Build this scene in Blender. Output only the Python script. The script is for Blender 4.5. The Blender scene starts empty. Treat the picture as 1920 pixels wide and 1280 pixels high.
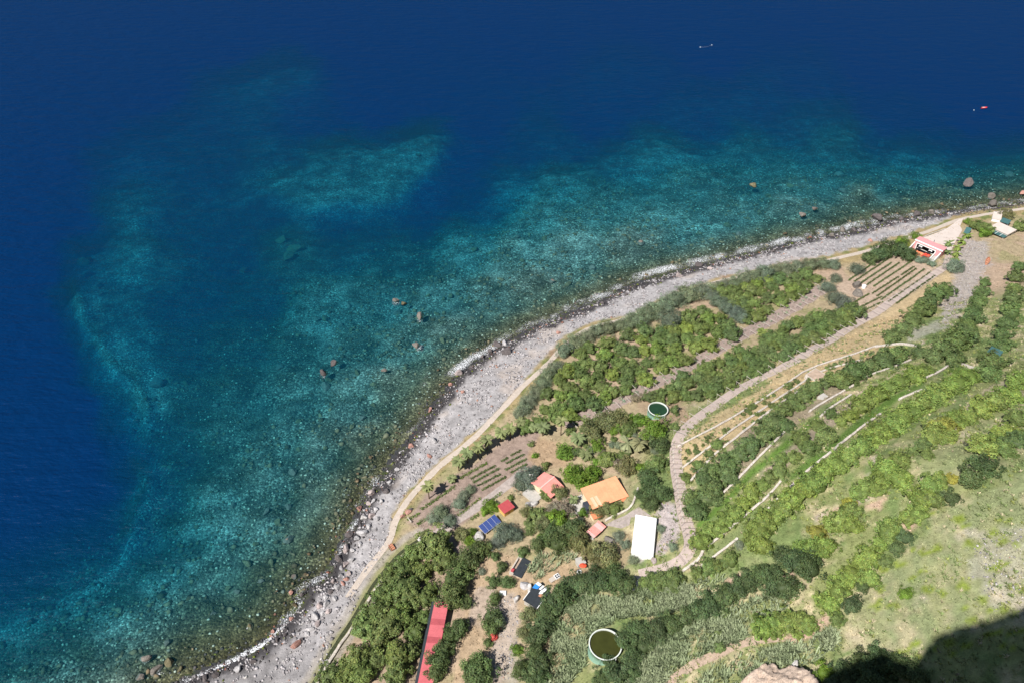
import bpy, math, random
import numpy as np
from mathutils import Vector, Matrix
random.seed(7); RNG = np.random.default_rng(7)
sc = bpy.context.scene
COL = sc.collection
R = math.radians

# ------------------------------------------------------------------ camera, sky, sun, exposure
FPX = 1400.0                 # focal length in pixels of the 1920 px wide photograph
PITCH = R(40); CAMZ = 270.0
cam = bpy.data.cameras.new('camera'); cam.sensor_width = 36; cam.lens = 36 * FPX / 1920
cam.clip_start = 0.5; cam.clip_end = 30000
camo = bpy.data.objects.new('camera', cam); COL.objects.link(camo)
camo.location = (0, 0, CAMZ); camo.rotation_euler = (R(90) - PITCH, 0, 0)
sc.camera = camo
SUN_EL = R(48); SUN_DIR = Vector((-0.70, -0.714, 0)).normalized() * math.cos(SUN_EL) + Vector((0, 0, math.sin(SUN_EL)))
w = bpy.data.worlds.new('World'); sc.world = w; w.use_nodes = True
nt = w.node_tree; bg = nt.nodes['Background']
sky = nt.nodes.new('ShaderNodeTexSky'); sky.sky_type = 'NISHITA'; sky.sun_disc = False
sky.sun_elevation = SUN_EL; sky.sun_rotation = math.atan2(SUN_DIR.x, SUN_DIR.y)
sky.altitude = 200; sky.dust_density = 0.6; sky.air_density = 1.0
nt.links.new(sky.outputs[0], bg.inputs[0]); bg.inputs[1].default_value = 0.052
sun = bpy.data.lights.new('sun', 'SUN'); sun.energy = 5.0; sun.angle = R(0.53); sun.color = (1.0, 0.955, 0.89)
suno = bpy.data.objects.new('sun', sun); COL.objects.link(suno)
suno.rotation_euler = SUN_DIR.to_track_quat('Z', 'Y').to_euler(); suno.location = (-100, -100, 400)
vs = sc.view_settings; vs.view_transform = 'Standard'; vs.look = 'None'; vs.gamma = 1; vs.use_curve_mapping = False
vs.exposure = 0.44
sc.cycles.max_bounces = 5; sc.cycles.diffuse_bounces = 2; sc.cycles.glossy_bounces = 2
sc.cycles.transparent_max_bounces = 8; sc.cycles.caustics_reflective = False; sc.cycles.caustics_refractive = False
sc.cycles.use_denoising = True

# ------------------------------------------------------------------ numeric helpers
def vnoise(x, y, s=0):
    xi = np.floor(x); yi = np.floor(y); fx = x - xi; fy = y - yi
    fx = fx * fx * (3 - 2 * fx); fy = fy * fy * (3 - 2 * fy)
    def h(a, b):
        q = np.sin(a * 127.1 + b * 311.7 + s * 74.7) * 43758.5453
        return q - np.floor(q)
    return (h(xi, yi) * (1 - fx) + h(xi + 1, yi) * fx) * (1 - fy) + (h(xi, yi + 1) * (1 - fx) + h(xi + 1, yi + 1) * fx) * fy
def fbm(x, y, s=0, o=4):
    r = 0; a = 0.5; t = 0
    for i in range(o):
        r = r + a * vnoise(x * 2 ** i, y * 2 ** i, s + i * 7); t += a; a *= 0.5
    return r / t
def sstep(a, b, x):
    t = np.clip((x - a) / (b - a), 0, 1); return t * t * (3 - 2 * t)
CP, SP = math.cos(PITCH), math.sin(PITCH)
FW = np.array([0, CP, -SP]); UP = np.array([0, SP, CP]); RT = np.array([1., 0, 0]); CAM = np.array([0, 0, CAMZ])
def ray(u, v):
    d = FW + RT * ((u - 960) / FPX) - UP * ((v - 640) / FPX); return d / np.linalg.norm(d)
def project(P):
    q = P - CAM; z = np.maximum(q @ FW, 1e-3)
    return 960 + FPX * (q @ RT) / z, 640 - FPX * (q @ UP) / z
def atz(u, v, z=0.0):
    d = ray(u, v); return CAM + d * ((z - CAMZ) / d[2])
# waterline, measured on the photograph and laid out on the sea plane
SHORE = [(200,1370),(300,1305),(365,1270),(440,1240),(490,1215),(535,1172),(562,1142),(582,1107),(610,1085),(630,1058),(652,1010),(670,982),(677,960),(690,925),(722,900),(740,862),(770,830),(792,800),(812,767),(840,735),(862,705),(900,677),(932,652),(962,640),(1000,617),(1037,602),(1080,585),(1135,562),(1185,537),(1235,522),(1272,510),(1335,495),(1385,482),(1440,470),(1490,457),(1532,445),(1575,440),(1627,427),(1665,417),(1715,410),(1765,400),(1815,397),(1865,390),(1915,382),(2050,362),(2300,330)]
SW = np.array([atz(*p)[:2] for p in SHORE])
SW = np.vstack([SW[0] + (SW[0] - SW[2]) * 8, SW, SW[-1] + (SW[-1] - SW[-4]) * 3])
def polydist(px, py, P, signed=False):
    best = np.full(px.shape, 1e9); sg = np.ones(px.shape)
    for a, b in zip(P[:-1], P[1:]):
        ax, ay = a[0], a[1]; bx, by = b[0] - ax, b[1] - ay; L = bx * bx + by * by + 1e-9
        t = np.clip(((px - ax) * bx + (py - ay) * by) / L, 0, 1)
        dd = np.hypot(px - ax - t * bx, py - ay - t * by)
        m = dd < best; best = np.where(m, dd, best)
        if signed:
            cr = bx * (py - ay) - by * (px - ax); sg = np.where(m, np.where(cr > 0, -1., 1.), sg)
    return best * sg
def shoredist(x, y): return polydist(x, y, SW, True)
HD = np.array([(-1e4, 0), (0, 0), (6, 1.1), (20, 3.2), (30, 4.6), (45, 6.5), (70, 10), (100, 17), (140, 33), (180, 55), (240, 95), (320, 150), (1000, 560)], float)
SEA = [(0,0,45,.3),(300,0,45,.3),(600,0,45,.3),(900,0,45,.3),(1200,0,40,.3),(1500,0,42,.3),(1900,0,45,.3),(0,150,40,.3),(150,100,40,.3),(450,60,34,.3),(750,60,36,.3),(1050,50,32,.3),(1350,60,32,.3),(1650,80,36,.3),
(500,150,15,.5),(250,150,30,.3),(800,150,28,.3),(1150,120,21,.4),(1200,150,22,.4),(1500,150,22,.4),(1450,190,18,.45),(1800,150,35,.3),
(60,220,36,.3),(150,220,28,.3),(380,230,17,.35),(500,230,15.5,.4),(560,210,20,.3),(700,200,28,.3),(900,220,24,.3),(1100,230,22,.3),(1300,220,18,.4),(1500,220,13,.45),(1700,230,22,.3),(1900,230,40,.3),
(60,300,35,.3),(230,290,17,.45),(400,300,14.5,.25),(500,300,12.5,.35),(640,300,9.5,.55),(790,290,9,.75),(720,320,8.5,.7),(870,300,20,.3),(1000,280,17,.4),(1050,265,15,.4),(1150,320,10,.5),(1260,290,9,.7),(1400,300,9,.5),(1550,280,9,.5),(1700,290,11,.6),(1850,300,16,.3),(1940,300,30,.3),
(530,340,9,.75),(630,355,8.5,.85),(820,370,19,.3),(880,350,19,.3),(900,390,12,.5),(960,345,11,.8),(1050,330,8,.75),(1150,360,6,.6),(1280,350,6,.5),(1400,340,6,.55),(1550,340,6,.5),(1700,340,6,.5),(1850,335,8,.3),(1920,345,8,.3),
(40,420,38,.3),(130,400,24,.3),(230,400,11,.6),(330,420,13,.2),(500,400,13,.15),(650,420,14,.15),(780,420,15,.2),(880,430,8,.8),(1000,400,6,.7),(1130,400,5,.6),(1250,410,4.2,.8),(1380,400,4,.65),(1500,390,3,.5),(1600,395,2,.35),(1750,370,2.5,.3),
(40,500,36,.3),(80,490,28,.3),(150,490,12,.5),(270,470,9.5,.75),(300,500,11,.3),(430,480,13,.12),(540,470,8.5,.3),(660,460,9.5,.4),(760,470,8,.35),(870,470,6,.7),(970,470,4,.7),(1080,470,3,.8),(1200,470,2,.5),
(30,590,38,.3),(75,580,28,.3),(130,560,10.5,.6),(220,570,10.5,.45),(350,560,12,.12),(480,560,10.5,.15),(590,580,6.5,.7),(700,560,6,.5),(820,560,4.5,.6),(920,545,3,.6),(1000,530,2,.45),
(40,690,40,.3),(100,680,28,.3),(170,650,11,.7),(230,670,10,.75),(330,650,10,.15),(450,650,8.5,.25),(560,640,6.5,.35),(660,640,5,.5),(760,640,3.5,.6),(840,620,2.2,.5),
(60,760,42,.3),(150,765,30,.3),(205,715,11,.7),(262,740,9,.8),(340,750,8,.25),(450,740,6.8,.4),(560,740,5,.5),(660,740,3.5,.6),(740,730,2,.5),
(60,850,42,.3),(150,850,34,.3),(225,840,18,.4),(240,800,13,.55),(280,820,9.5,.5),(330,850,8.5,.2),(420,830,6,.4),(520,840,4.5,.5),(620,850,3,.5),(690,840,1.5,.4),
(60,930,42,.3),(150,930,34,.3),(215,920,22,.4),(255,895,12,.6),(272,920,10.5,.75),(312,930,9.5,.2),(400,930,5.2,.55),(500,920,4,.5),(600,930,2.2,.5),
(50,1010,38,.3),(130,1000,28,.3),(190,1005,20,.35),(237,990,11,.75),(280,1010,10,.2),(350,1000,6.5,.4),(400,990,4.6,.8),(480,1000,3.5,.55),(570,1010,2,.4),
(20,1080,30,.3),(90,1070,22,.3),(170,1070,11,.75),(230,1080,9.5,.2),(300,1080,6.,.65),(400,1080,4,.5),(500,1090,2.2,.25),
(0,1160,12,.55),(100,1130,11,.5),(130,1190,9.5,.2),(200,1170,6.2,.8),(300,1170,4,.55),(400,1160,2.8,.25),(460,1170,1.8,.15),
(30,1240,9,.35),(120,1270,6,.75),(200,1250,4,.6),(300,1240,2.5,.4),(380,1220,2,.15),(420,1220,1.5,.15),(-200,700,42,.3),(-200,1100,25,.3),(-100,1300,10,.5),(2100,200,45,.3),(2100,330,14,.3),(-200,300,45,.3)]
SEA = np.array(SEA, float)
RIM = [[(125,520),(150,600),(195,660),(240,690),(262,740),(268,790)],[(248,865),(268,892),(272,925),(257,965),(235,1000),(190,1050),(150,1085),(100,1115),(40,1140),(-20,1170)]]
def seafield(x, y):
    """depth (m) and paleness of the sea floor at points of the sea plane"""
    P = np.stack([x, y, np.zeros_like(x)], -1)
    u, v = project(P)
    wob = 26
    u = u + wob * (fbm(x / 26, y / 26, 3) - .5) * 2; v = v + wob * .8 * (fbm(x / 26, y / 26, 9) - .5) * 2
    v = np.clip(v, -60, 1400); u = np.clip(u, -300, 2200)
    sw = np.zeros_like(x); sd = np.zeros_like(x); sb = np.zeros_like(x)
    for (a, b, dep, br) in SEA:
        q = ((u - a) / 44) ** 2 + ((v - b) / 34) ** 2
        k = np.exp(-np.sqrt(q + .02) * 2.8); sw += k; sd += k * math.log(dep); sb += k * br
    sw += 1e-12
    rim = np.zeros_like(x)
    for P in RIM: rim = np.maximum(rim, np.exp(-(polydist(u, v, np.array(P, float)) / 11) ** 2))
    sb = sb + rim * .55 * sw; sd = sd * (1 - .12 * rim)
    far = sstep(0, -60, v)
    return np.exp(sd / sw) * (1 - far) + 45 * far, sb / sw
def height(x, y):
    d = shoredist(x, y)
    land = np.interp(d, HD[:, 0], HD[:, 1])
    am = np.interp(d, [0, 20, 60, 140, 260], [0.05, .25, .35, .9, 2.2])
    land = land + am * (fbm(x / 19, y / 19, 21) - .5) * 2 * sstep(1, 8, d)
    dep, br = seafield(x, y)
    dep = np.minimum(dep, np.interp(-d, [0, 5, 15, 40, 90, 200], [0, .45, 1.3, 4.5, 14, 60]))
    return np.where(d > 0, land, -dep), d, dep, br
# coarse lookup of the land height
GX0, GX1, GY0, GY1, GS = -360., 760., -260., 780., 2.0
gx = np.arange(GX0, GX1 + .1, GS); gy = np.arange(GY0, GY1 + .1, GS)
GXX, GYY = np.meshgrid(gx, gy)
GH, GD, _, _ = height(GXX, GYY)
def bil(A, x, y):
    fx = min(max((x - GX0) / GS, 0), len(gx) - 1.001); fy = min(max((y - GY0) / GS, 0), len(gy) - 1.001)
    i, j = int(fx), int(fy); fx -= i; fy -= j
    return (A[j, i] * (1 - fx) + A[j, i + 1] * fx) * (1 - fy) + (A[j + 1, i] * (1 - fx) + A[j + 1, i + 1] * fx) * fy
def H(x, y): return float(bil(GH, x, y))
def D(x, y): return float(bil(GD, x, y))
def Hs(x, y): return max(H(x, y), 0.0)
def hit(u, v, off=0.0, sea=False):
    """where the line of sight through a pixel meets the ground (raised by off)"""
    d = ray(u, v); f = Hs if not sea else H; t = 120.0
    while t < 1400:
        q = CAM + d * t
        if q[2] < f(q[0], q[1]) + off: break
        t += 5
    a, b = t - 5, t
    for _ in range(16):
        m = (a + b) / 2; q = CAM + d * m
        if q[2] < f(q[0], q[1]) + off: b = m
        else: a = m
    return np.array([q[0], q[1], q[2] - off]), b
def mpp(t): return t / FPX

# ------------------------------------------------------------------ object helpers
def link(name, data, parent=None):
    o = bpy.data.objects.new(name, data); COL.objects.link(o)
    if parent: o.parent = parent
    return o
def tag(o, label=None, cat=None, group=None, kind=None):
    if label: o['label'] = label
    if cat: o['category'] = cat; o['kind'] = 'thing'
    if group: o['group'] = group
    if kind: o['kind'] = kind
    return o
def thing(name, label, cat, loc=(0, 0, 0), rz=0.0, group=None):
    o = link(name, None); o.location = loc; o.rotation_euler = (0, 0, rz); o.empty_display_size = .5
    return tag(o, label, cat, group)
def np_mesh(name, V, Fc, mat=None, col=None, smooth=False, fl=None):
    V = np.asarray(V, np.float32); Fc = np.asarray(Fc, np.int32); k = Fc.shape[1]
    me = bpy.data.meshes.new(name)
    me.vertices.add(len(V)); me.vertices.foreach_set('co', V.ravel())
    me.loops.add(Fc.size); me.loops.foreach_set('vertex_index', Fc.ravel())
    me.polygons.add(len(Fc)); me.polygons.foreach_set('loop_start', np.arange(0, Fc.size, k, dtype=np.int32))
    me.update(calc_edges=True)
    if smooth: me.polygons.foreach_set('use_smooth', np.ones(len(Fc), bool))
    if col is not None:
        at = me.attributes.new('Col', 'FLOAT_COLOR', 'POINT'); c = np.ones((len(V), 4), np.float32); c[:, :3] = col
        at.data.foreach_set('color', c.ravel())
    for n, a in (fl or {}).items():
        at = me.attributes.new(n, 'FLOAT', 'POINT'); at.data.foreach_set('value', np.asarray(a, np.float32).ravel())
    if mat: me.materials.append(mat)
    return me
def py_mesh(name, V, Fc, mat=None, smooth=False):
    me = bpy.data.meshes.new(name); me.from_pydata([tuple(map(float, p)) for p in V], [], Fc); me.update()
    if smooth:
        for p in me.polygons: p.use_smooth = True
    if mat: me.materials.append(mat)
    return me
def boxvf(a, b, V=None, Fc=None):
    V = [] if V is None else V; Fc = [] if Fc is None else Fc; n = len(V)
    (x0, y0, z0), (x1, y1, z1) = a, b
    V += [(x0,y0,z0),(x1,y0,z0),(x1,y1,z0),(x0,y1,z0),(x0,y0,z1),(x1,y0,z1),(x1,y1,z1),(x0,y1,z1)]
    Fc += [[n+i for i in q] for q in ((0,3,2,1),(4,5,6,7),(0,1,5,4),(1,2,6,5),(2,3,7,6),(3,0,4,7))]
    return V, Fc
def box(parent, name, a, b, mat):
    V, Fc = boxvf(a, b); return link(name, py_mesh(name, V, Fc, mat), parent)
def prism(parent, name, poly, z0, z1, mat):
    """poly: list of (x,y); z0/z1 numbers or lists"""
    n = len(poly); zz0 = z0 if isinstance(z0, (list, tuple)) else [z0] * n; zz1 = z1 if isinstance(z1, (list, tuple)) else [z1] * n
    V = [(p[0], p[1], z) for p, z in zip(poly, zz0)] + [(p[0], p[1], z) for p, z in zip(poly, zz1)]
    Fc = [list(range(n))[::-1], list(range(n, 2 * n))] + [[i, (i + 1) % n, n + (i + 1) % n, n + i] for i in range(n)]
    return link(name, py_mesh(name, V, Fc, mat), parent)
def tubevf(p, q, r0, r1, n=6, V=None, Fc=None):
    V = [] if V is None else V; Fc = [] if Fc is None else Fc
    p = Vector(p); q = Vector(q); ax = (q - p).normalized(); s = ax.orthogonal().normalized(); t = ax.cross(s); k = len(V)
    for c, r in ((p, r0), (q, r1)):
        for i in range(n):
            a = 2 * math.pi * i / n; V.append(tuple(c + s * (math.cos(a) * r) + t * (math.sin(a) * r)))
    Fc += [[k + i, k + (i + 1) % n, k + n + (i + 1) % n, k + n + i] for i in range(n)] + [[k + i for i in range(n)][::-1], [k + n + i for i in range(n)]]
    return V, Fc
def tube(parent, name, p, q, r0, r1, mat, n=6):
    V, Fc = tubevf(p, q, r0, r1, n); return link(name, py_mesh(name, V, Fc, mat), parent)
_o = ['first','second','third','fourth','fifth','sixth','seventh','eighth','ninth','tenth','eleventh','twelfth','thirteenth','fourteenth','fifteenth','sixteenth','seventeenth','eighteenth','nineteenth']
ORD = _o + [w for a, b in zip(('twent','thirt','fort','fift','sixt','sevent','eight','ninet'), range(8)) for w in [a + 'ieth'] + [a + 'y-' + q for q in _o[:9]]]

# ------------------------------------------------------------------ materials
def newmat(name):
    m = bpy.data.materials.new(name); m.use_nodes = True; nt = m.node_tree
    for n in list(nt.nodes):
        if n.type != 'OUTPUT_MATERIAL': nt.nodes.remove(n)
    return m, nt, nt.nodes['Material Output'] if 'Material Output' in nt.nodes else nt.nodes[0]
def N(nt, t, **k):
    n = nt.nodes.new(t)
    for a, b in k.items(): setattr(n, a, b)
    return n
def mixc(nt, mode, fac, a, b):
    m = N(nt, 'ShaderNodeMix', data_type='RGBA', blend_type=mode)
    for s, val in ((m.inputs[0], fac), (m.inputs[6], a), (m.inputs[7], b)):
        if hasattr(val, 'links') or hasattr(val, 'is_linked'): nt.links.new(val, s)
        elif isinstance(val, (int, float)): s.default_value = val
        else: s.default_value = (*val, 1)
    return m.outputs[2]
def ramp(nt, src, pts):
    r = N(nt, 'ShaderNodeValToRGB'); nt.links.new(src, r.inputs[0]); e = r.color_ramp.elements
    while len(e) < len(pts): e.new(.5)
    for i, (p, c) in enumerate(pts): e[i].position = p; e[i].color = (*c, 1) if not isinstance(c, (int, float)) else (c, c, c, 1)
    return r.outputs[0]
def noise(nt, scale, detail=4, rough=.55, vec=None, dist=0):
    n = N(nt, 'ShaderNodeTexNoise'); n.inputs['Scale'].default_value = scale; n.inputs['Detail'].default_value = detail; n.inputs['Roughness'].default_value = rough
    n.inputs['Distortion'].default_value = dist
    if vec is None:
        g = N(nt, 'ShaderNodeNewGeometry'); vec = g.outputs['Position']
    nt.links.new(vec, n.inputs['Vector']); return n.outputs[0]
def surf(name, color, rough=.85, var=.25, scale=1.2, bump=.0, spec=.2, metal=0, col_attr=False, objcol=False, bscale=None, fine=0):
    m, nt, out = newmat(name); p = N(nt, 'ShaderNodeBsdfPrincipled'); nt.links.new(p.outputs[0], out.inputs[0])
    p.inputs['Roughness'].default_value = rough; p.inputs['Specular IOR Level'].default_value = spec; p.inputs['Metallic'].default_value = metal
    base = color
    if col_attr:
        a = N(nt, 'ShaderNodeVertexColor', layer_name='Col'); base = a.outputs[0]
    if objcol:
        oi = N(nt, 'ShaderNodeObjectInfo'); base = mixc(nt, 'MULTIPLY', 1.0, base, oi.outputs['Color'])
    n = noise(nt, scale, 5, .6); f = ramp(nt, n, [(.3, 1 - var), (.7, 1 + var)])
    c = mixc(nt, 'MULTIPLY', 1.0, base, f)
    if fine:
        n2 = noise(nt, fine, 3, .7); c = mixc(nt, 'MULTIPLY', 1.0, c, ramp(nt, n2, [(.3, 1 - var), (.7, 1 + var)]))
    nt.links.new(c, p.inputs['Base Color'])
    if bump:
        b = N(nt, 'ShaderNodeBump'); b.inputs['Strength'].default_value = bump; b.inputs['Distance'].default_value = .25
        nb = noise(nt, bscale or scale * 3, 4, .6); nt.links.new(nb, b.inputs['Height']); nt.links.new(b.outputs[0], p.inputs['Normal'])
    return m
M = {}
M['leaf'] = None
def leafmat():
    m, nt, out = newmat('foliage'); a = N(nt, 'ShaderNodeVertexColor', layer_name='Col'); oi = N(nt, 'ShaderNodeObjectInfo')
    c = mixc(nt, 'MULTIPLY', 1.0, a.outputs[0], oi.outputs['Color'])
    d = N(nt, 'ShaderNodeBsdfPrincipled'); nt.links.new(c, d.inputs['Base Color']); d.inputs['Roughness'].default_value = .6; d.inputs['Specular IOR Level'].default_value = .25
    t = N(nt, 'ShaderNodeBsdfTranslucent'); nt.links.new(mixc(nt, 'MULTIPLY', 1.0, c, (1.1, 1.15, .6)), t.inputs[0])
    mx = N(nt, 'ShaderNodeMixShader'); mx.inputs[0].default_value = .13; nt.links.new(d.outputs[0], mx.inputs[1]); nt.links.new(t.outputs[0], mx.inputs[2])
    nt.links.new(mx.outputs[0], out.inputs[0]); return m
M['leaf'] = leafmat()
M['bark'] = surf('bark', (.16, .12, .085), .9, .3, 3)
M['rock'] = surf('rock', (1, 1, 1), .9, .32, 1.1, bump=.5, objcol=True, fine=5)
M['ground'] = surf('ground', (1, 1, 1), .95, .22, .45, bump=.7, col_attr=True, bscale=1.4, fine=2.3, spec=.1)
M['stones'] = surf('stones', (1, 1, 1), .85, .2, 2.0, col_attr=True, spec=.15)
M['path'] = surf('path_paving', (.50, .43, .37), .95, .12, .7, bump=.25, fine=3)
M['walk'] = surf('walk_paving', (.45, .37, .335), .95, .13, .8, bump=.25, fine=3)
M['strip'] = surf('strip_soil', (.32, .25, .22), .95, .2, .7, bump=.4, fine=3)
M['gravel'] = surf('gravel_track', (.38, .325, .30), .95, .2, .8, bump=.4, fine=4)
M['dirt'] = surf('dirt_track', (.42, .32, .25), .95, .2, .6, bump=.4, fine=3)
M['wall'] = surf('wall_stone', (.52, .47, .42), .92, .3, 1.3, bump=.6, fine=4)
M['concrete'] = surf('concrete', (.45, .43, .40), .9, .12, .7, bump=.1, fine=3)
M['plaza'] = surf('plaza_paving', (.62, .54, .49), .9, .06, .3, fine=2)
M['white'] = surf('white_paint', (.86, .87, .88), .6, .02, .5)
M['whitewall'] = surf('white_wall', (.80, .81, .80), .8, .05, .8)
M['cream'] = surf('cream_wall', (.72, .60, .42), .85, .08, 1)
M['orange'] = surf('orange_roof', (.82, .37, .205), .8, .10, .35, fine=2.5)
M['orange2'] = surf('orange_roof_dark', (.75, .24, .12), .8, .06, .8, fine=4)
M['salmon'] = surf('salmon_roof', (.78, .30, .26), .8, .12, .6, fine=3)
M['ridge'] = surf('ridge_cap', (.86, .48, .44), .8, .05, 1)
M['red'] = surf('red_roof', (.42, .075, .085), .8, .1, .9, fine=4)
M['pinkred'] = surf('long_red_roof', (.55, .135, .155), .7, .10, .35, fine=2)
M['pinkred2'] = surf('long_red_roof_dark', (.40, .085, .10), .7, .12, .5, fine=2)
M['pinkpale'] = surf('pale_pink_panel', (.82, .42, .40), .8, .06, 1)
M['rosy'] = surf('rosy_roof', (.62, .30, .31), .85, .06, .7, fine=3)
M['floor_orange'] = surf('orange_floor', (.80, .27, .14), .8, .12, .3)
M['stripe'] = surf('translucent_strip', (.86, .52, .36), .6, .04, 1)
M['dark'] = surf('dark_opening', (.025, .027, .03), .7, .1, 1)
M['glass'] = surf('window_glass', (.05, .06, .08), .12, .05, 1, spec=.6)
M['black'] = surf('black_sheet', (.035, .042, .05), .75, .2, .8, bump=.3)
M['blue'] = surf('blue_sheet', (.04, .25, .75), .6, .08, 1)
M['steel'] = surf('painted_steel', (.72, .71, .68), .5, .05, 1, spec=.4)
M['gwood'] = surf('weathered_wood', (.50, .45, .40), .9, .15, 3)
M['wood'] = surf('red_brown_wood', (.50, .24, .15), .9, .2, 2)
M['cabin'] = surf('cabin_red', (.72, .06, .03), .35, .03, 1, spec=.5)
M['boat_red'] = surf('boat_red', (.75, .06, .06), .5, .05, 1)
M['boat_or'] = surf('boat_orange', (.68, .20, .07), .6, .12, 2)
M['tank'] = surf('tank_green', (.25, .42, .33), .8, .15, .5, fine=3)
M['tankrim'] = surf('tank_rim', (.66, .70, .66), .8, .1, 1)
M['tankwater'] = surf('tank_water', (.045, .05, .012), .12, .15, .3, spec=.4)
M['tankwater2'] = surf('tank_water_green', (.018, .05, .025), .12, .15, .4, spec=.4)
M['teal'] = surf('teal_roof', (.06, .14, .14), .5, .1, 1)
M['panelframe'] = surf('panel_frame', (.75, .76, .78), .4, .03, 1, metal=.3)
M['cliff'] = surf('cliff_rock', (.40, .32, .27), .95, .3, .16, bump=.8, bscale=.5, fine=1.2)
M['skin'] = surf('skin', (.55, .36, .27), .7, .03, 5)
M['cloth'] = surf('dark_cloth', (.04, .035, .06), .9, .1, 5)
def panelmat():
    m, nt, out = newmat('solar_cells'); p = N(nt, 'ShaderNodeBsdfPrincipled'); nt.links.new(p.outputs[0], out.inputs[0])
    tc = N(nt, 'ShaderNodeTexCoord'); b = N(nt, 'ShaderNodeTexBrick'); nt.links.new(tc.outputs['Object'], b.inputs['Vector'])
    b.offset = 0; b.inputs['Scale'].default_value = 1; b.inputs['Brick Width'].default_value = .55; b.inputs['Row Height'].default_value = .55; b.inputs['Mortar Size'].default_value = .02
    b.inputs['Color1'].default_value = (.045, .075, .24, 1); b.inputs['Color2'].default_value = (.05, .085, .26, 1); b.inputs['Mortar'].default_value = (.09, .12, .30, 1)
    nt.links.new(b.outputs[0], p.inputs['Base Color']); p.inputs['Roughness'].default_value = .25; return m
M['pv'] = panelmat()
def watermat():
    m, nt, out = newmat('sea_water'); L = nt.links.new
    dep = N(nt, 'ShaderNodeAttribute', attribute_name='depth').outputs['Fac']
    foam = N(nt, 'ShaderNodeAttribute', attribute_name='foam').outputs['Fac']
    geo = N(nt, 'ShaderNodeNewGeometry').outputs['Position']
    cc = N(nt, 'ShaderNodeCombineColor'); inv = []
    for i, k in enumerate((.23, .085, .069)):
        q = N(nt, 'ShaderNodeMath', operation='POWER'); q.inputs[0].default_value = math.exp(-k); L(dep, q.inputs[1]); L(q.outputs[0], cc.inputs[i])
        if i == 1: tg = q.outputs[0]
    sq = N(nt, 'ShaderNodeMath', operation='MULTIPLY'); L(tg, sq.inputs[0]); L(tg, sq.inputs[1])
    one = N(nt, 'ShaderNodeMath', operation='SUBTRACT'); one.inputs[0].default_value = 1; L(sq.outputs[0], one.inputs[1])
    body = mixc(nt, 'MULTIPLY', 1.0, ramp(nt, one.outputs[0], [(.0, (.004, .050, .060)), (.72, (.0016, .036, .070)), (.94, (.0007, .026, .080)), (1.0, (.0008, .0225, .090))]), one.outputs[0])
    tr = N(nt, 'ShaderNodeBsdfTransparent'); L(cc.outputs[0], tr.inputs[0])
    di = N(nt, 'ShaderNodeBsdfDiffuse'); L(body, di.inputs[0])
    ad = N(nt, 'ShaderNodeAddShader'); L(tr.outputs[0], ad.inputs[0]); L(di.outputs[0], ad.inputs[1])
    mp = N(nt, 'ShaderNodeMapping'); L(geo, mp.inputs[0]); mp.inputs['Scale'].default_value = (.5, 1.2, 1); mp.inputs['Rotation'].default_value = (0, 0, R(-12))
    h1 = noise(nt, .42, 5, .62, mp.outputs[0]); h2 = noise(nt, .10, 3, .55, mp.outputs[0])
    hm = N(nt, 'ShaderNodeMath', operation='MULTIPLY_ADD'); L(h2, hm.inputs[0]); hm.inputs[1].default_value = 2.6; L(h1, hm.inputs[2])
    b = N(nt, 'ShaderNodeBump'); b.inputs['Strength'].default_value = .75; b.inputs['Distance'].default_value = 1.1; L(hm.outputs[0], b.inputs['Height'])
    gl = N(nt, 'ShaderNodeBsdfGlossy'); gl.inputs['Roughness'].default_value = .28; L(b.outputs[0], gl.inputs['Normal'])
    L(b.outputs[0], di.inputs['Normal'])
    fr = N(nt, 'ShaderNodeFresnel'); fr.inputs[0].default_value = 1.33; L(b.outputs[0], fr.inputs['Normal'])
    fm = N(nt, 'ShaderNodeMath', operation='MULTIPLY'); L(fr.outputs[0], fm.inputs[0]); fm.inputs[1].default_value = .12
    mx = N(nt, 'ShaderNodeMixShader'); L(fm.outputs[0], mx.inputs[0]); L(ad.outputs[0], mx.inputs[1]); L(gl.outputs[0], mx.inputs[2])
    # lacy foam on the surface of the breaking water
    v = N(nt, 'ShaderNodeTexVoronoi', feature='DISTANCE_TO_EDGE'); v.inputs['Scale'].default_value = 1.1
    wv = N(nt, 'ShaderNodeVectorMath', operation='ADD'); L(geo, wv.inputs[0])
    nz = N(nt, 'ShaderNodeTexNoise'); nz.inputs['Scale'].default_value = .5; nz.inputs['Detail'].default_value = 4; L(geo, nz.inputs['Vector'])
    sc2 = N(nt, 'ShaderNodeVectorMath', operation='SCALE'); L(nz.outputs['Color'], sc2.inputs[0]); sc2.inputs['Scale'].default_value = 3.2; L(sc2.outputs[0], wv.inputs[1]); L(wv.outputs[0], v.inputs['Vector'])
    lace = ramp(nt, v.outputs['Distance'], [(.0, 1.0), (.16, 0.0)])
    n2 = noise(nt, 1.6, 5, .7); nn = ramp(nt, n2, [(.47, 0.0), (.60, 1.0)])
    s1 = N(nt, 'ShaderNodeMath', operation='ADD'); L(lace, s1.inputs[0]); L(nn, s1.inputs[1])
    s2 = N(nt, 'ShaderNodeMath', operation='MULTIPLY'); L(s1.outputs[0], s2.inputs[0]); L(foam, s2.inputs[1])
    s3 = ramp(nt, s2.outputs[0], [(.42, 0.0), (1.7, 1.0)])
    fd = N(nt, 'ShaderNodeBsdfDiffuse'); fd.inputs[0].default_value = (.78, .80, .84, 1)
    fx = N(nt, 'ShaderNodeMixShader'); L(s3, fx.inputs[0]); L(mx.outputs[0], fx.inputs[1]); L(fd.outputs[0], fx.inputs[2])
    L(fx.outputs[0], out.inputs[0]); return m
M['water'] = watermat()
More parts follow.
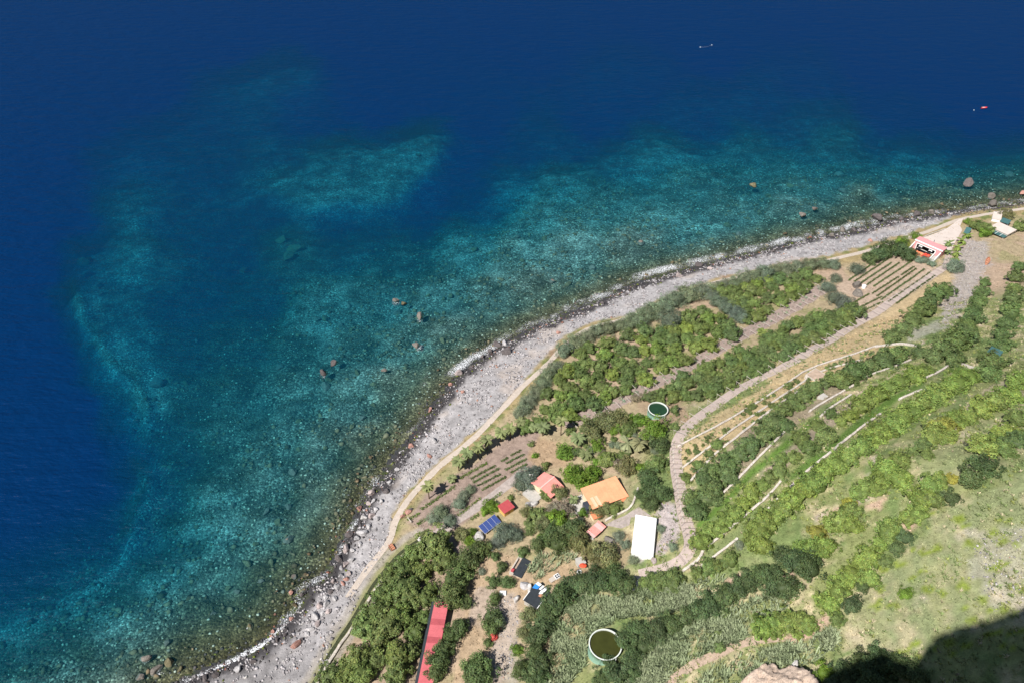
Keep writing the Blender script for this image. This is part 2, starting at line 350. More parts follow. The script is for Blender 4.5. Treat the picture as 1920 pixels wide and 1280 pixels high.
def bedmat():
    m, nt, out = newmat('sea_floor'); L = nt.links.new
    a = N(nt, 'ShaderNodeVertexColor', layer_name='Col'); p = N(nt, 'ShaderNodeBsdfDiffuse'); L(p.outputs[0], out.inputs[0])
    geo = N(nt, 'ShaderNodeNewGeometry').outputs['Position']
    v = N(nt, 'ShaderNodeTexVoronoi'); v.inputs['Scale'].default_value = 1.15; L(geo, v.inputs['Vector'])
    sp = N(nt, 'ShaderNodeSeparateColor'); L(v.outputs['Color'], sp.inputs[0])
    fld = ramp(nt, noise(nt, .05, 4, .6), [(.36, .5), (.60, 1.0)])
    c = mixc(nt, 'MULTIPLY', fld, a.outputs[0], ramp(nt, sp.outputs[0], [(.0, .35), (.55, .8), (.8, 1.3), (1, 2.3)]))
    n1 = noise(nt, .09, 5, .65); c = mixc(nt, 'MULTIPLY', 1.0, c, ramp(nt, n1, [(.3, .52), (.5, .95), (.7, 1.6)]))
    n2 = noise(nt, .9, 3, .7); c = mixc(nt, 'MULTIPLY', 1.0, c, ramp(nt, n2, [(.3, .5), (.7, 1.5)]))
    L(c, p.inputs[0])
    b = N(nt, 'ShaderNodeBump'); b.inputs['Strength'].default_value = .8; b.inputs['Distance'].default_value = .6; L(v.outputs['Distance'], b.inputs['Height']); b.invert = True
    L(b.outputs[0], p.inputs['Normal']); return m
M['bed'] = bedmat()

# ------------------------------------------------------------------ ground, sea floor, water
def spaced(lo, hi, step, out_lo, out_hi, g=1.25):
    a = list(np.arange(lo, hi + .01, step)); s = step; x = a[-1]
    while x < out_hi: s *= g; x += s; a.append(x)
    s = step; x = a[0]; pre = []
    while x > out_lo: s *= g; x -= s; pre.append(x)
    return np.array(pre[::-1] + a)
def inpoly(u, v, P):
    c = np.zeros(u.shape, bool); n = len(P)
    for i in range(n):
        x0, y0 = P[i]; x1, y1 = P[(i + 1) % n]
        if y0 == y1: continue
        t = ((y0 > v) != (y1 > v)) & (u < (x1 - x0) * (v - y0) / (y1 - y0) + x0); c ^= t
    return c
VERGE = [(560,1330),(612,1265),(645,1190),(675,1120),(700,1062),(728,1020),(738,960),(772,915),(830,860),(890,810),(940,765),(985,712),(1020,668),(1060,628),(1120,602),(1180,592),(1240,560),(1340,524),(1450,498),(1560,478),(1700,440),(1800,403),(1920,384),(2300,340)]
PATHC = [(652,1120),(690,1065),(715,1035),(733,1010),(738,985),(745,968),(770,930),(795,903),(830,868),(885,825),(910,800),(960,747),(980,724),(1020,690),(1050,657),(1078,631),(1110,613),(1170,600),(1230,572),(1290,548),(1345,528),(1400,517),(1470,505),(1557,488),(1620,473),(1672,456),(1725,440),(1775,421),(1800,411),(1860,400),(1920,392),(2050,372)]
WALK = [(1772,501),(1740,522),(1710,542),(1675,562),(1647,585),(1615,602),(1590,617),(1562,636),(1540,647),(1507,667),(1472,687),(1435,704),(1385,730),(1345,757),(1315,778),(1290,798),(1272,820),(1266,845),(1267,865),(1270,895),(1275,920),(1279,950),(1285,975),(1292,998),(1296,1018),(1290,1038),(1275,1053),(1250,1065),(1222,1072),(1198,1078)]
STRIP = [(1060,800),(1110,776),(1160,755),(1200,733),(1247,712),(1297,686),(1350,655),(1385,634),(1435,607),(1478,583),(1515,560),(1545,540)]
ROAD = [(812,1006),(865,970),(910,940),(957,905),(982,884)]
HERBS = [(RNG.uniform(1640, 1915), RNG.uniform(960, 1240), RNG.uniform(5, 14), RNG.uniform(3, 8)) for _ in range(60)]
HERBS = [q for q in HERBS if q[0] - 1640 > (1000 - q[1]) * 1.2]
def zone_colours(x, y, d, u, v):
    n = x.size; c = np.zeros((n, 3))
    n1 = fbm(x / 6, y / 6, 31); n2 = fbm(x / 22, y / 22, 37); n3 = fbm(x / 2.2, y / 2.2, 41)
    # noise stretched along the terraces (contours run parallel to the shore)
    al = (x * .78 + y * .626); ac = d
    ns = fbm(al / 13, ac / 2.6, 43)
    def mix(a, b, t): return a * (1 - t[:, None]) + np.array(b) * t[:, None]
    def lay(col, m): nonlocal c; c = mix(c, col, np.clip(m, 0, 1)) if not isinstance(col, np.ndarray) or col.ndim == 1 else c * (1 - m[:, None]) + col * m[:, None]
    # open hillside: straw, green grass and bare stony soil
    c[:] = (.215, .24, .10)
    lay((.47, .40, .26), sstep(.455, .595, .40 * n1 + .35 * ns + .25 * n3)); lay((.15, .20, .075), sstep(.50, .62, .35 * n2 + .45 * ns + .2 * n3)); lay((.40, .34, .28), sstep(.66, .78, .6 * n1 + .4 * n3))
    # cultivated ground between the path and the hillside
    flat = sstep(115, 95, d)
    lay((.38, .295, .20), flat * .85); lay((.25, .24, .115), flat * sstep(.50, .64, n1) * .7); lay((.40, .30, .22), flat * sstep(.58, .7, n2))
    jit = (n3 - .5) * 9 + (n1 - .5) * 10
    def zone(P, col, soft=4, k=1.0, j=1.0):
        P = list(P); ins = inpoly(u, v, P); pd = polydist(u, v, np.array(P + P[:1], float))
        s = np.where(ins, pd, -pd) + jit * j
        lay(col, sstep(-soft, soft, s) * k)
    def band(P, wpx, col, soft=3, k=1.0, j=.6):
        s = wpx - polydist(u, v, np.array(P, float)) + jit * j; lay(col, sstep(-soft, soft, s) * k)
    # beach
    vp = np.array(VERGE, float); sdv = polydist(u, v, vp, True)      # >0 on the land side
    beach = sstep(-5, 5, sdv + jit * .8) * sstep(-8, 0, d + 6)
    beach = np.where(d > 70, 0, beach)
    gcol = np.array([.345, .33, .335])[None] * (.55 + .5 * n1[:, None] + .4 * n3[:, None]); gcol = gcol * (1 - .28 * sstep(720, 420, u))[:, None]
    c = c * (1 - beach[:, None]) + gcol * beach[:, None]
    lay((.44, .37, .32), beach * sstep(.6, .72, n2) * .5)
    wet = sstep(8.0, 3.0, d + (n1 - .5) * 7); lay((.055, .052, .056), wet * (d > -30))
    lay((.06, .075, .02), sstep(2.0, -1, d) * sstep(.52, .66, n3) * .8)
    # ochre grass verge
    vg = sstep(3, -3, sdv + jit) * sstep(16, 9, polydist(u, v, np.array(PATHC, float)) + jit * .8) * (d < 75)
    lay((.33, .26, .14), vg); lay((.17, .19, .07), vg * sstep(.5, .62, n1)); lay((.30, .20, .15), vg * sstep(.6, .7, n2) * .7)
    band([(585,1285),(630,1207),(660,1167),(680,1130),(705,1090),(742,1045),(770,1020),(805,1000)], 22, (.32,.29,.26), k=.8)
    band([(585,1285),(630,1207),(660,1167),(680,1130),(705,1090),(742,1045),(770,1020),(805,1000)], 10, (.22,.22,.09), k=.8)
    # orchards and plots
    zone([(600,1285),(660,1200),(720,1110),(800,1020),(860,1010),(870,1060),(800,1285)], (.34,.26,.19))
    zone([(762,978),(800,925),(850,893),(900,862),(945,826),(975,802),(1015,796),(1010,835),(1003,860),(1003,885),(960,900),(900,955),(860,990),(830,1005),(800,995)], (.29,.22,.185), j=.5)
    zone([(985,860),(1010,820),(1050,830),(1075,850),(1060,875),(1020,880)], (.36,.26,.17))
    zone([(830,1010),(850,1005),(880,1030),(860,1065),(845,1050)], (.27,.20,.165))
    zone([(880,1020),(960,1040),(1010,1060),(990,1110),(940,1285),(850,1285),(870,1130),(855,1070)], (.40,.30,.20))
    zone([(905,1090),(935,1100),(920,1160),(870,1180),(880,1120)], (.36,.31,.29), j=2.5, k=.5)
    zone([(925,1130),(960,1110),(975,1150),(965,1285),(920,1285)], (.40,.36,.34), j=3, k=.55)
    zone([(1010,1075),(1060,1058),(1100,1066),(1080,1085),(1035,1100),(1000,1095)], (.38,.28,.18))
    zone([(1090,1040),(1180,1000),(1190,1050),(1120,1075)], (.30,.24,.15))
    zone([(1180,1040),(1240,1040),(1270,1010),(1275,950),(1240,930),(1230,960),(1240,1010),(1200,1060)], (.40,.35,.34))
    zone([(1560,540),(1665,472),(1712,485),(1765,508),(1628,592),(1608,580),(1590,555)], (.42,.325,.25), j=.4)
    zone([(1280,880),(1275,845),(1350,795),(1440,730),(1520,690),(1640,650),(1740,560),(1790,530),(1770,565),(1660,640),(1690,655),(1560,705),(1440,778),(1360,835),(1300,900)], (.44,.34,.19), k=.95)
    zone([(1440,712),(1500,680),(1560,645),(1640,598),(1720,545),(1775,510),(1802,520),(1768,542),(1742,566),(1717,600),(1680,627),(1640,650),(1560,690),(1440,745)], (.46,.355,.215), j=1.2)
    zone([(1272,850),(1290,818),(1345,774),(1440,718),(1540,662),(1640,607),(1665,640),(1440,765),(1290,878)], (.44,.345,.205), j=1.4, k=.9)
    zone([(1440,660),(1560,600),(1660,570),(1640,600),(1540,655),(1450,700)], (.38,.30,.18), k=.7)
    zone([(1190,735),(1250,720),(1280,760),(1300,790),(1240,800),(1200,770)], (.33,.25,.17))
    zone([(1300,895),(1405,802),(1470,760),(1520,725),(1600,700),(1620,712),(1540,760),(1450,830),(1360,925)], (.30,.24,.18), k=.8)
    zone([(1375,950),(1430,890),(1500,820),(1560,770),(1620,735),(1640,740),(1560,800),(1480,870),(1400,945)], (.33,.26,.21), k=.8)
    band([(1310,985),(1360,940),(1410,885),(1440,862),(1500,810),(1530,785)], 6, (.11,.19,.04), j=.3)
    zone([(1480,888),(1545,835),(1580,810),(1615,780),(1665,745),(1725,715),(1738,718),(1690,745),(1652,775),(1615,802),(1580,828),(1545,862),(1500,890),(1482,903)], (.10,.17,.04), j=.3)
    zone([(1770,695),(1790,680),(1830,695),(1820,705),(1795,700)], (.11,.18,.045), j=.3)
    zone([(1310,1040),(1400,975),(1440,950),(1440,965),(1330,1050)], (.20,.24,.10))
    zone([(1440,1000),(1560,1005),(1500,1060),(1350,1100),(1300,1090),(1380,1050)], (.18,.24,.09), k=.7)
    # scree and stony patches
    zone([(1560,1180),(1640,1080),(1720,1010),(1800,940),(1930,870),(1930,1170),(1740,1210),(1640,1230)], (.40,.37,.26), j=3.5, soft=12, k=.25)
    zone([(1700,840),(1800,790),(1930,760),(1930,860),(1760,900)], (.30,.31,.17), j=3, soft=12, k=.5)
    zone([(1805,445),(1850,455),(1860,490),(1835,530),(1810,575),(1770,610),(1765,570),(1790,520),(1790,480)], (.37,.33,.31), j=2.6, soft=7, k=.85)
    zone([(1830,1000),(1920,990),(1920,1145),(1860,1130),(1820,1080)], (.42,.38,.35), j=5, soft=10, k=.42)
    zone([(1700,620),(1760,600),(1770,615),(1700,645)], (.42,.39,.36), k=.6)
    zone([(1860,720),(1920,700),(1920,740),(1850,770),(1740,830),(1700,850),(1760,800)], (.38,.31,.25), k=.6)
    for P in ([(1560,960),(1590,945),(1600,965),(1570,985)], [(1690,985),(1705,965),(1720,985),(1705,1005)], [(1640,940),(1665,930),(1650,955),(1620,950)], [(1840,850),(1870,835),(1850,880),(1820,890)], [(1460,1195),(1510,1180),(1545,1150),(1560,1165),(1520,1195),(1480,1205)], [(1470,1075),(1490,1068),(1495,1080),(1450,1090)], [(1355,1085),(1390,1075),(1395,1095),(1370,1100)]):
        zone(P, (.46,.33,.25), soft=3)
    # bright low herbs on the upper slope
    for a, b, ra, rb in HERBS:
        e = ((u - a) / ra) ** 2 + ((v - b) / rb) ** 2
        lay((.19, .25, .03), sstep(1.6, .6, e + jit * .09) * .85)
    return np.clip(c * (.88 + .24 * n3[:, None]), .01, 1)

xs = spaced(-262, 420, 1.4, -900, 1500, 1.22); ys = spaced(62, 640, 1.4, -700, 1400, 1.22)
XX, YY = np.meshgrid(xs, ys); X1, Y1 = XX.ravel(), YY.ravel()
HH, DD, DEP, BR = height(X1, Y1)
UU, VV = project(np.stack([X1, Y1, HH], -1)); UU = np.clip(UU, -3000, 5000); VV = np.clip(VV, -2000, 4000)
nx, ny = len(xs), len(ys)
idx = np.arange(nx * ny).reshape(ny, nx)
Q = np.stack([idx[:-1, :-1], idx[:-1, 1:], idx[1:, 1:], idx[1:, :-1]], -1).reshape(-1, 4)
dq = DD[Q].mean(1)
def sub(Qs):
    us, inv = np.unique(Qs, return_inverse=True); return us, inv.reshape(Qs.shape)
us, q2 = sub(Q[dq > -3])
landcol = zone_colours(X1[us], Y1[us], DD[us], UU[us], VV[us])
rough = .10 * (fbm(X1[us] / 1.7, Y1[us] / 1.7, 51, 2) - .5) * sstep(2, 10, DD[us])
go = link('ground', np_mesh('ground', np.stack([X1[us], Y1[us], HH[us] + rough], -1), q2, M['ground'], landcol, True)); tag(go, kind='structure')
us, q2 = sub(Q[dq <= -3])
xb, yb, db, bb, hb = X1[us], Y1[us], DD[us], BR[us], DEP[us]
m1 = fbm(xb / 9, yb / 9, 61); m2 = fbm(xb / 30, yb / 30, 67)
m3 = fbm(xb / 4.5, yb / 4.5, 63)
pale = np.clip((bb - .24) * 1.35 + ((m1 - .5) * 1.1 + (m3 - .5) * .9) * (.2 + bb) + (m2 - .5) * .5, 0.02, 1)
bc = np.array([.055, .062, .045])[None] * (1 - pale[:, None]) + np.array([.25, .285, .265])[None] * pale[:, None]
sh = sstep(-48, -6, db + (m2 - .5) * 30)
olive = np.array([.085, .075, .038])[None] * (.6 + .9 * m1[:, None]); bc = bc * (1 - .85 * sh[:, None]) + olive * .85 * sh[:, None]
bed = link('seabed', np_mesh('seabed', np.stack([xb, yb, HH[us] + (m1 - .5) * np.minimum(hb, 3) * .35], -1), q2, M['bed'], bc, True)); tag(bed, kind='structure')

xs2 = spaced(-300, 440, 2.0, -6000, 6000, 1.3); ys2 = spaced(64, 660, 2.0, -60, 9000, 1.3)
XX, YY = np.meshgrid(xs2, ys2); X2, Y2 = XX.ravel(), YY.ravel()
_, D2, DEP2, _ = height(X2, Y2)
idx = np.arange(X2.size).reshape(len(ys2), len(xs2))
Qw = np.stack([idx[:-1, :-1], idx[:-1, 1:], idx[1:, 1:], idx[1:, :-1]], -1).reshape(-1, 4)
us, q2 = sub(Qw[D2[Qw].mean(1) < 9])
uw, vw = project(np.stack([X2[us], Y2[us], 0 * X2[us]], -1))
FOAM = [([(350,1282),(400,1258),(450,1235),(500,1208),(525,1186),(540,1172)],6,2.6),([(530,1165),(558,1140),(560,1120),(552,1108),(585,1092),(610,1078),(628,1058)],9,.85),([(635,1040),(655,1000),(668,975)],8,.8),([(672,950),(690,918),(705,900)],10,.7),([(760,820),(785,790),(800,760)],9,.45),([(785,728),(800,712),(800,690)],8,.55),([(845,700),(865,685),(890,668),(925,650)],9,.85),([(930,640),(1000,606),(1060,585)],9,.55),([(1060,580),(1130,552),(1190,527)],10,.62),([(1190,520),(1240,506),(1290,494),(1345,482),(1400,470)],8,.86),([(1400,468),(1460,454),(1510,444),(1560,432),(1620,418)],8,.86),([(1620,418),(1680,406),(1730,400),(1790,394),(1850,386),(1920,376)],6,.6)]
fo = np.zeros(len(us))
for P, wd, k in FOAM:
    pd = polydist(uw, vw, np.array(P, float)); nz_ = 1.0 if k > 1.2 else np.clip(2.0 * fbm(X2[us] / 5, Y2[us] / 5, 71) - .15, .25, 1.3)
    fo = np.maximum(fo, k * nz_ * np.exp(-(pd / wd) ** 2))
for a, b, rr in [(742,566,9),(787,599,7),(786,652,9),(606,702,8),(468,1178,7),(512,1184,8),(1640,416,12),(1580,438,9),(300,1262,10),(345,1275,10),(1860,388,10)]:
    fo = np.maximum(fo, .7 * np.exp(-((uw - a) ** 2 + (vw - b) ** 2) / rr ** 2))
wz = .05 * (fbm(X2[us] / 9, Y2[us] / 9, 73) - .5)
wo = link('sea', np_mesh('sea', np.stack([X2[us], Y2[us], wz], -1), q2, M['water'], None, True, {'depth': np.maximum(DEP2[us], 0.0), 'foam': fo})); tag(wo, kind='structure')

# ------------------------------------------------------------------ ribbons: paths, walls
def chain(px, step=2.0, close=False):
    P = np.array([hit(*p)[0][:2] for p in px]); out = [P[0]]
    # smooth by Chaikin once, then resample
    Q_ = [P[0]]
    for a, b in zip(P[:-1], P[1:]): Q_ += [a * .75 + b * .25, a * .25 + b * .75]
    Q_.append(P[-1]); P = np.array(Q_); seg = np.hypot(*np.diff(P, axis=0).T); s = np.concatenate([[0], np.cumsum(seg)])
    t = np.linspace(0, s[-1], max(2, int(s[-1] / step) + 1)); return np.stack([np.interp(t, s, P[:, 0]), np.interp(t, s, P[:, 1])], -1)
def normals(P):
    T = np.gradient(P, axis=0); T /= np.linalg.norm(T, axis=1)[:, None] + 1e-9; return np.stack([-T[:, 1], T[:, 0]], -1)
def ribbon(name, px, width, mat, lift=.14, kind='structure', edge=.25, step=1.6):
    P = chain(px, step); Nn = normals(P); V = []; Fc = []
    cs = [-.5, -.25, 0, .25, .5]
    for i, p in enumerate(P):
        wd = width * (1 + edge * (vnoise(np.array([i * .35]), np.array([width]), 5)[0] - .5))
        row = [p + Nn[i] * wd * c for c in cs]; hz = [H(*q) for q in row]; mz = .5 * (max(hz) + np.mean(hz))
        V += [(row[0][0], row[0][1], hz[0] - .8)] + [(q[0], q[1], .6 * h_ + .4 * mz + lift) for q, h_ in zip(row, hz)] + [(row[-1][0], row[-1][1], hz[-1] - .8)]
    k = 7
    for i in range(len(P) - 1):
        for j in range(k - 1): Fc.append([i*k+j, i*k+j+1, (i+1)*k+j+1, (i+1)*k+j])
    return tag(link(name, py_mesh(name, V, Fc, mat)), kind=kind)
def wallrun(name, px, width, hgt, mat, label, cat='wall', group=None, step=1.3, jit=.12, world=None):
    P = chain(px, step) if world is None else world; Nn = normals(P); V = []; Fc = []
    for i, p in enumerate(P):
        hz = H(*p); wd = width * (1 + random.uniform(-jit, jit)); hh = hgt * (1 + random.uniform(-jit, jit))
        a, b = p - Nn[i] * wd / 2, p + Nn[i] * wd / 2
        V += [(a[0], a[1], hz - 1.2), (a[0], a[1], hz + hh - .08), (p[0], p[1], hz + hh), (b[0], b[1], hz + hh - .08), (b[0], b[1], hz - 1.2)]
    for i in range(len(P) - 1):
        for j in range(4): Fc.append([i*5+j, (i+1)*5+j, (i+1)*5+j+1, i*5+j+1])
    Fc += [[0, 1, 2, 3, 4], [(len(P)-1)*5 + j for j in (4, 3, 2, 1, 0)]]
    return tag(link(name, py_mesh(name, V, Fc, mat)), label, cat, group)
ribbon('coastal_path', PATHC, 3.0, M['path'])
ribbon('promenade', WALK, 4.8, M['walk'], lift=.2, edge=.08)
ribbon('planted_strip', STRIP, 8.5, M['strip'], lift=.10, edge=.12)
ribbon('gravel_road', ROAD, 4.4, M['gravel'], lift=.10)
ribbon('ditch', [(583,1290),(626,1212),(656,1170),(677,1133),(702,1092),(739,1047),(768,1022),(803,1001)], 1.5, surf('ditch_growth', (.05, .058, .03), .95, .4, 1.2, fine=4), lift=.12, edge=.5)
ribbon('earth_track', [(1240,1300),(1275,1262),(1310,1240),(1350,1225),(1372,1210),(1400,1203),(1432,1198),(1470,1192)], 3.4, M['dirt'], edge=.5)
ribbon('earth_track', [(835,1005),(845,1025),(858,1045),(850,1065)], 6, M['strip'], lift=.1, edge=.5)
WALLS = [
 ([(590,1290),(632,1217),(662,1177),(683,1140),(708,1099),(745,1053),(772,1029),(806,1008)],1.0,1.0,'long low pale wall between the beach and the lower left orchard'),
 ([(1270,838),(1300,822),(1350,797),(1435,746),(1470,723),(1515,692),(1580,672),(1645,649)],.8,.9,'topmost pale wall of the ochre terraces beside the promenade'),
 ([(1280,877),(1345,828),(1375,804),(1410,781),(1440,761),(1510,714),(1535,697),(1615,676)],.8,.9,'middle pale wall of the ochre terraces'),
 ([(1295,902),(1310,885),(1335,856),(1372,828),(1405,801),(1440,773),(1472,752),(1512,722)],.9,1.0,'lowest pale wall of the ochre terraces above the dark tree row'),
 ([(1355,925),(1380,902),(1410,870),(1440,841),(1470,811)],.8,1.0,'pale wall below the dark mango row beside the promenade'),
 ([(1517,773),(1540,757),(1600,723)],.8,1.0,'short pale wall beside the white slab in the terraced gardens'),
 ([(1615,711),(1680,687),(1707,676)],.7,.9,'short pale wall under the upper end of the dark mango row'),
 ([(1538,782),(1555,766),(1595,741)],.8,1.0,'short bent pale wall left of the yellow-green tree row'),
 ([(1330,1022),(1360,998),(1410,956),(1440,931),(1465,901)],.8,1.1,'pale wall under the yellow-green tree row near the promenade bend'),
 ([(1280,1071),(1300,1058),(1312,1047),(1317,1033),(1330,1022)],1.0,1.2,'pale curved wall at the outer bend of the promenade'),
 ([(1315,1061),(1350,1036),(1382,1011)],.8,1.1,'straight pale wall below the grassy strip near the promenade bend'),
 ([(1402,991),(1435,961),(1458,936),(1495,901),(1522,876),(1560,848),(1576,832),(1610,806),(1650,777)],.8,1.2,'long pale reddish wall along the biggest yellow-green tree row'),
 ([(1685,750),(1707,740),(1728,732)],.8,1.0,'short pale wall at the upper end of the bright grass band'),
 ([(1730,712),(1762,698),(1790,678),(1810,687),(1832,693)],.8,1.2,'angled pale wall around the small green plot high on the right'),
 ([(1640,652),(1665,648),(1690,645),(1722,651)],1.2,1.0,'rough pale stone wall ending at the dense bush group'),
 ([(1135,977),(1150,968),(1170,960),(1184,950),(1190,935),(1196,915)],.8,1.0,'curved grey garden wall between the orange and white buildings'),
 ([(1728,448),(1740,441),(1755,436),(1772,430)],.5,.8,'low pale parapet between the coastal path and the paved square'),
 ([(1262,830),(1262,860),(1268,900),(1272,925),(1277,955),(1282,980)],.4,.6,'thin kerb wall on the inner side of the promenade bend'),
]
for P, wd, hh, lab in WALLS: wallrun('stone_wall', P, wd, hh, M['wall'], lab, group='pale garden and terrace walls')

# ------------------------------------------------------------------ foliage library
def leafquads(C_, Nn, size, rng, aspect=1.0, tilt=.5):
    n = len(C_); a = rng.normal(size=(n, 3)); nn = Nn + tilt * rng.normal(size=(n, 3)); nn /= np.linalg.norm(nn, axis=1)[:, None] + 1e-9
    t = np.cross(nn, a); t /= np.linalg.norm(t, axis=1)[:, None] + 1e-9; b = np.cross(nn, t)
    s = size * rng.uniform(.65, 1.3, (n, 1)); t = t * s; b = b * s * aspect
    V = np.stack([C_ - t - b * .6, C_ + t * .9 - b, C_ + t * .8 + b * .8, C_ - t * .7 + b], 1).reshape(-1, 3)
    return V, np.arange(4 * n).reshape(-1, 4)
def crownmesh(name, seed, nl=2000, nclump=34, flat=.72, size=.085, spread=.26, aspect=.8, core=.80, dark=.45, lumps=.22, wild=0):
    """a crown of unit radius standing on z=0: clumped leaves over an uneven core"""
    rng = np.random.default_rng(seed)
    g = rng.normal(size=(nclump, 3)); g[:, 2] = np.abs(g[:, 2]) * 1.1 - .25; g /= np.linalg.norm(g, axis=1)[:, None]
    rr = rng.uniform(.62, .92, nclump) * (1 + lumps * rng.normal(size=nclump)); cl = g * rr[:, None]
    k = rng.integers(0, nclump, nl); o = rng.normal(size=(nl, 3)); o /= np.linalg.norm(o, axis=1)[:, None]
    up = np.maximum((o * g[k]).sum(1), -.3); P = cl[k] + o * spread * rng.uniform(.55, 1.05, (nl, 1)) * (1 + wild * rng.random((nl, 1)))
    keep = (o * g[k]).sum(1) > -.35; P = P[keep]; o = o[keep]; k = k[keep]; n = len(P)
    Nn = o * .6 + g[k] * .5 + np.array([0, 0, .35])
    V, Fq = leafquads(P, Nn, size, rng, aspect)
    tone = (1 - dark * .5) + dark * rng.random(n); tone *= (1 + .22 * rng.normal(size=nclump))[k].clip(.6, 1.5); 
    colr = np.stack([tone * (1 + .10 * rng.normal(size=n)), tone, tone * (1 + .08 * rng.normal(size=n))], -1).clip(.2, 1.8); colr = np.repeat(colr, 4, 0)
    # uneven core so that the crown is not hollow
    nu, nv = 14, 8; cv = []
    for j in range(nv + 1):
        ph = math.pi * j / nv
        for i in range(nu):
            th = 2 * math.pi * i / nu; d = np.array([math.sin(ph) * math.cos(th), math.sin(ph) * math.sin(th), math.cos(ph)])
            w_ = np.exp(7 * (cl @ d / np.linalg.norm(cl, axis=1) - 1)); r_ = core * (w_ @ np.linalg.norm(cl, axis=1)) / w_.sum() * 1.06; cv.append(d * r_)
    cv = np.array(cv); cf = [[j*nu+i, j*nu+(i+1) % nu, (j+1)*nu+(i+1) % nu, (j+1)*nu+i] for j in range(nv) for i in range(nu)]
    off = len(V); V = np.vstack([V, cv]); Fq = np.vstack([Fq, np.array(cf) + off]); colr = np.vstack([colr, np.full((len(cv), 3), .62)])
    V[:, 2] = V[:, 2] * flat; V[:, 2] = np.where(V[:, 2] < -.12, -.12 + (V[:, 2] + .12) * .5, V[:, 2]) + .42
    return np_mesh(name, V, Fq, M['leaf'], colr)
LIB = {
 'round': [crownmesh('crown_round', 100 + i, 4600, 46, .74, .047, .24, .8, .86) for i in range(5)],
 'loose': [crownmesh('crown_loose', 200 + i, 4200, 30, .78, .048, .30, .8, .72, .6, .28, .3) for i in range(4)],
 'feather': [crownmesh('crown_feather', 300 + i, 4800, 56, .72, .042, .22, .45, .82, .55, .2, .5) for i in range(4)],
 'bush': [crownmesh('crown_bush', 400 + i, 1100, 18, .8, .095, .36, .7, .68, .5, .25, .3) for i in range(4)],
}
def trunkmesh(seed):
    rng = random.Random(seed); V = []; Fc = []
    top = (rng.uniform(-.08, .08), rng.uniform(-.08, .08), .42)
    tubevf((0, 0, -.12), top, .085, .06, 7, V, Fc)
    for i in range(4):
        a = 2 * math.pi * i / 4 + rng.random(); tubevf(top, (math.cos(a) * .42, math.sin(a) * .42, .62 + rng.random() * .15), .045, .015, 5, V, Fc)
    return py_mesh('trunk', V, Fc, M['bark'])
TRUNKS = [trunkmesh(i) for i in range(3)]
KIND = {  # library, tint
 'lime': ('round', (.182, .250, .062)), 'green': ('round', (.150, .203, .064)), 'deep': ('round', (.120, .172, .060)), 'dark': ('loose', (.086, .128, .052)),
 'fresh': ('loose', (0.146, 0.244, 0.034)), 'olive': ('loose', (0.165, 0.171, 0.073)), 'tamarisk': ('feather', (.175, .215, .135)), 'silver': ('feather', (0.203, 0.250, 0.169)),
 'grey': ('feather', (0.142, 0.176, 0.128)), 'bush': ('bush', (0.140, 0.183, 0.061)), 'yellow': ('round', (.27, .27, .055)), 'bare': ('loose', (0.232, 0.207, 0.146)), 'avo': ('loose', (.105, .150, .055)),
}
def tint(o, c, v=.14):
    k = 1 + random.uniform(-v, v); o.color = (c[0] * k * (1 + random.uniform(-.08, .08)), c[1] * k, c[2] * k * (1 + random.uniform(-.1, .1)), 1)
def plant(name, kind, u, v, r, label, cat='tree', group=None, trunk=True, hs=1.0):
    lib, tc = KIND[kind]
    _, t0 = hit(u, v); rm = r * mpp(t0)
    p, t = hit(u, v, .62 * rm * hs); 
    o = thing(name, label, cat, (p[0], p[1], p[2] - .05), random.uniform(0, 6.28), group)
    s = rm * 1.02; c = link('crown', random.choice(LIB[lib]), o); c.scale = (s * random.uniform(.92, 1.08), s * random.uniform(.92, 1.08), s * hs * random.uniform(1.0, 1.3)); tint(c, tc)
    if trunk:
        k = link('trunk', random.choice(TRUNKS), o); k.scale = (s, s, s * hs)
    return o
def row(name, kind, pts, desc, group, cat='tree', kinds=None, jit=2.0, hs=1.0, sc_=1.0):
    n = len(pts)
    for i, p in enumerate(pts):
        u, v, r = p[:3]; k = p[3] if len(p) > 3 else kind
        lab = desc.replace('#', ORD[i]) if '#' in desc else desc
        plant(name, k, u + random.uniform(-jit, jit), v + random.uniform(-jit, jit) * .6, r * sc_ * random.uniform(1.0, 1.16), lab, cat, group, hs=hs)
def orchard(name, kinds, poly, spacing, rr, desc, group, n_try=5000, hs=1.0, avoid=()):
    poly_ = np.array(poly, float); pts = []; x0, y0 = poly_.min(0); x1, y1 = poly_.max(0)
    for _ in range(n_try):
        u, v = random.uniform(x0, x1), random.uniform(y0, y1)
        if not inpoly(np.array([u]), np.array([v]), poly)[0]: continue
        if any(((u - a[0]) / 1.15) ** 2 + (v - a[1]) ** 2 * 1.5 < spacing ** 2 for a in pts): continue
        if any(math.hypot(u - a[0], v - a[1]) < a[2] for a in avoid): continue
        pts.append((u, v))
    pts.sort(); mid = {}; cnt = {}
    us_ = [p[0] for p in pts]
    for i, (u, v) in enumerate(pts):
        k = random.choice(kinds); r = random.uniform(*rr); near = [q[1] for q in pts if abs(q[0] - u) < 45]
        pos = 'seaward' if v < np.percentile(near, 34) else 'inland' if v > np.percentile(near, 66) else 'middle'
        col = {'lime': 'yellow-green', 'green': 'mid-green', 'deep': 'dark green'}[k]; key = (col, pos); n_ = cnt.get(key, 0); cnt[key] = n_ + 1
        plant(name, k, u, v, r, f'{ORD[n_]} {col} tree from left on the {pos} side, {desc}', 'tree', group, hs=hs)
    return len(pts)
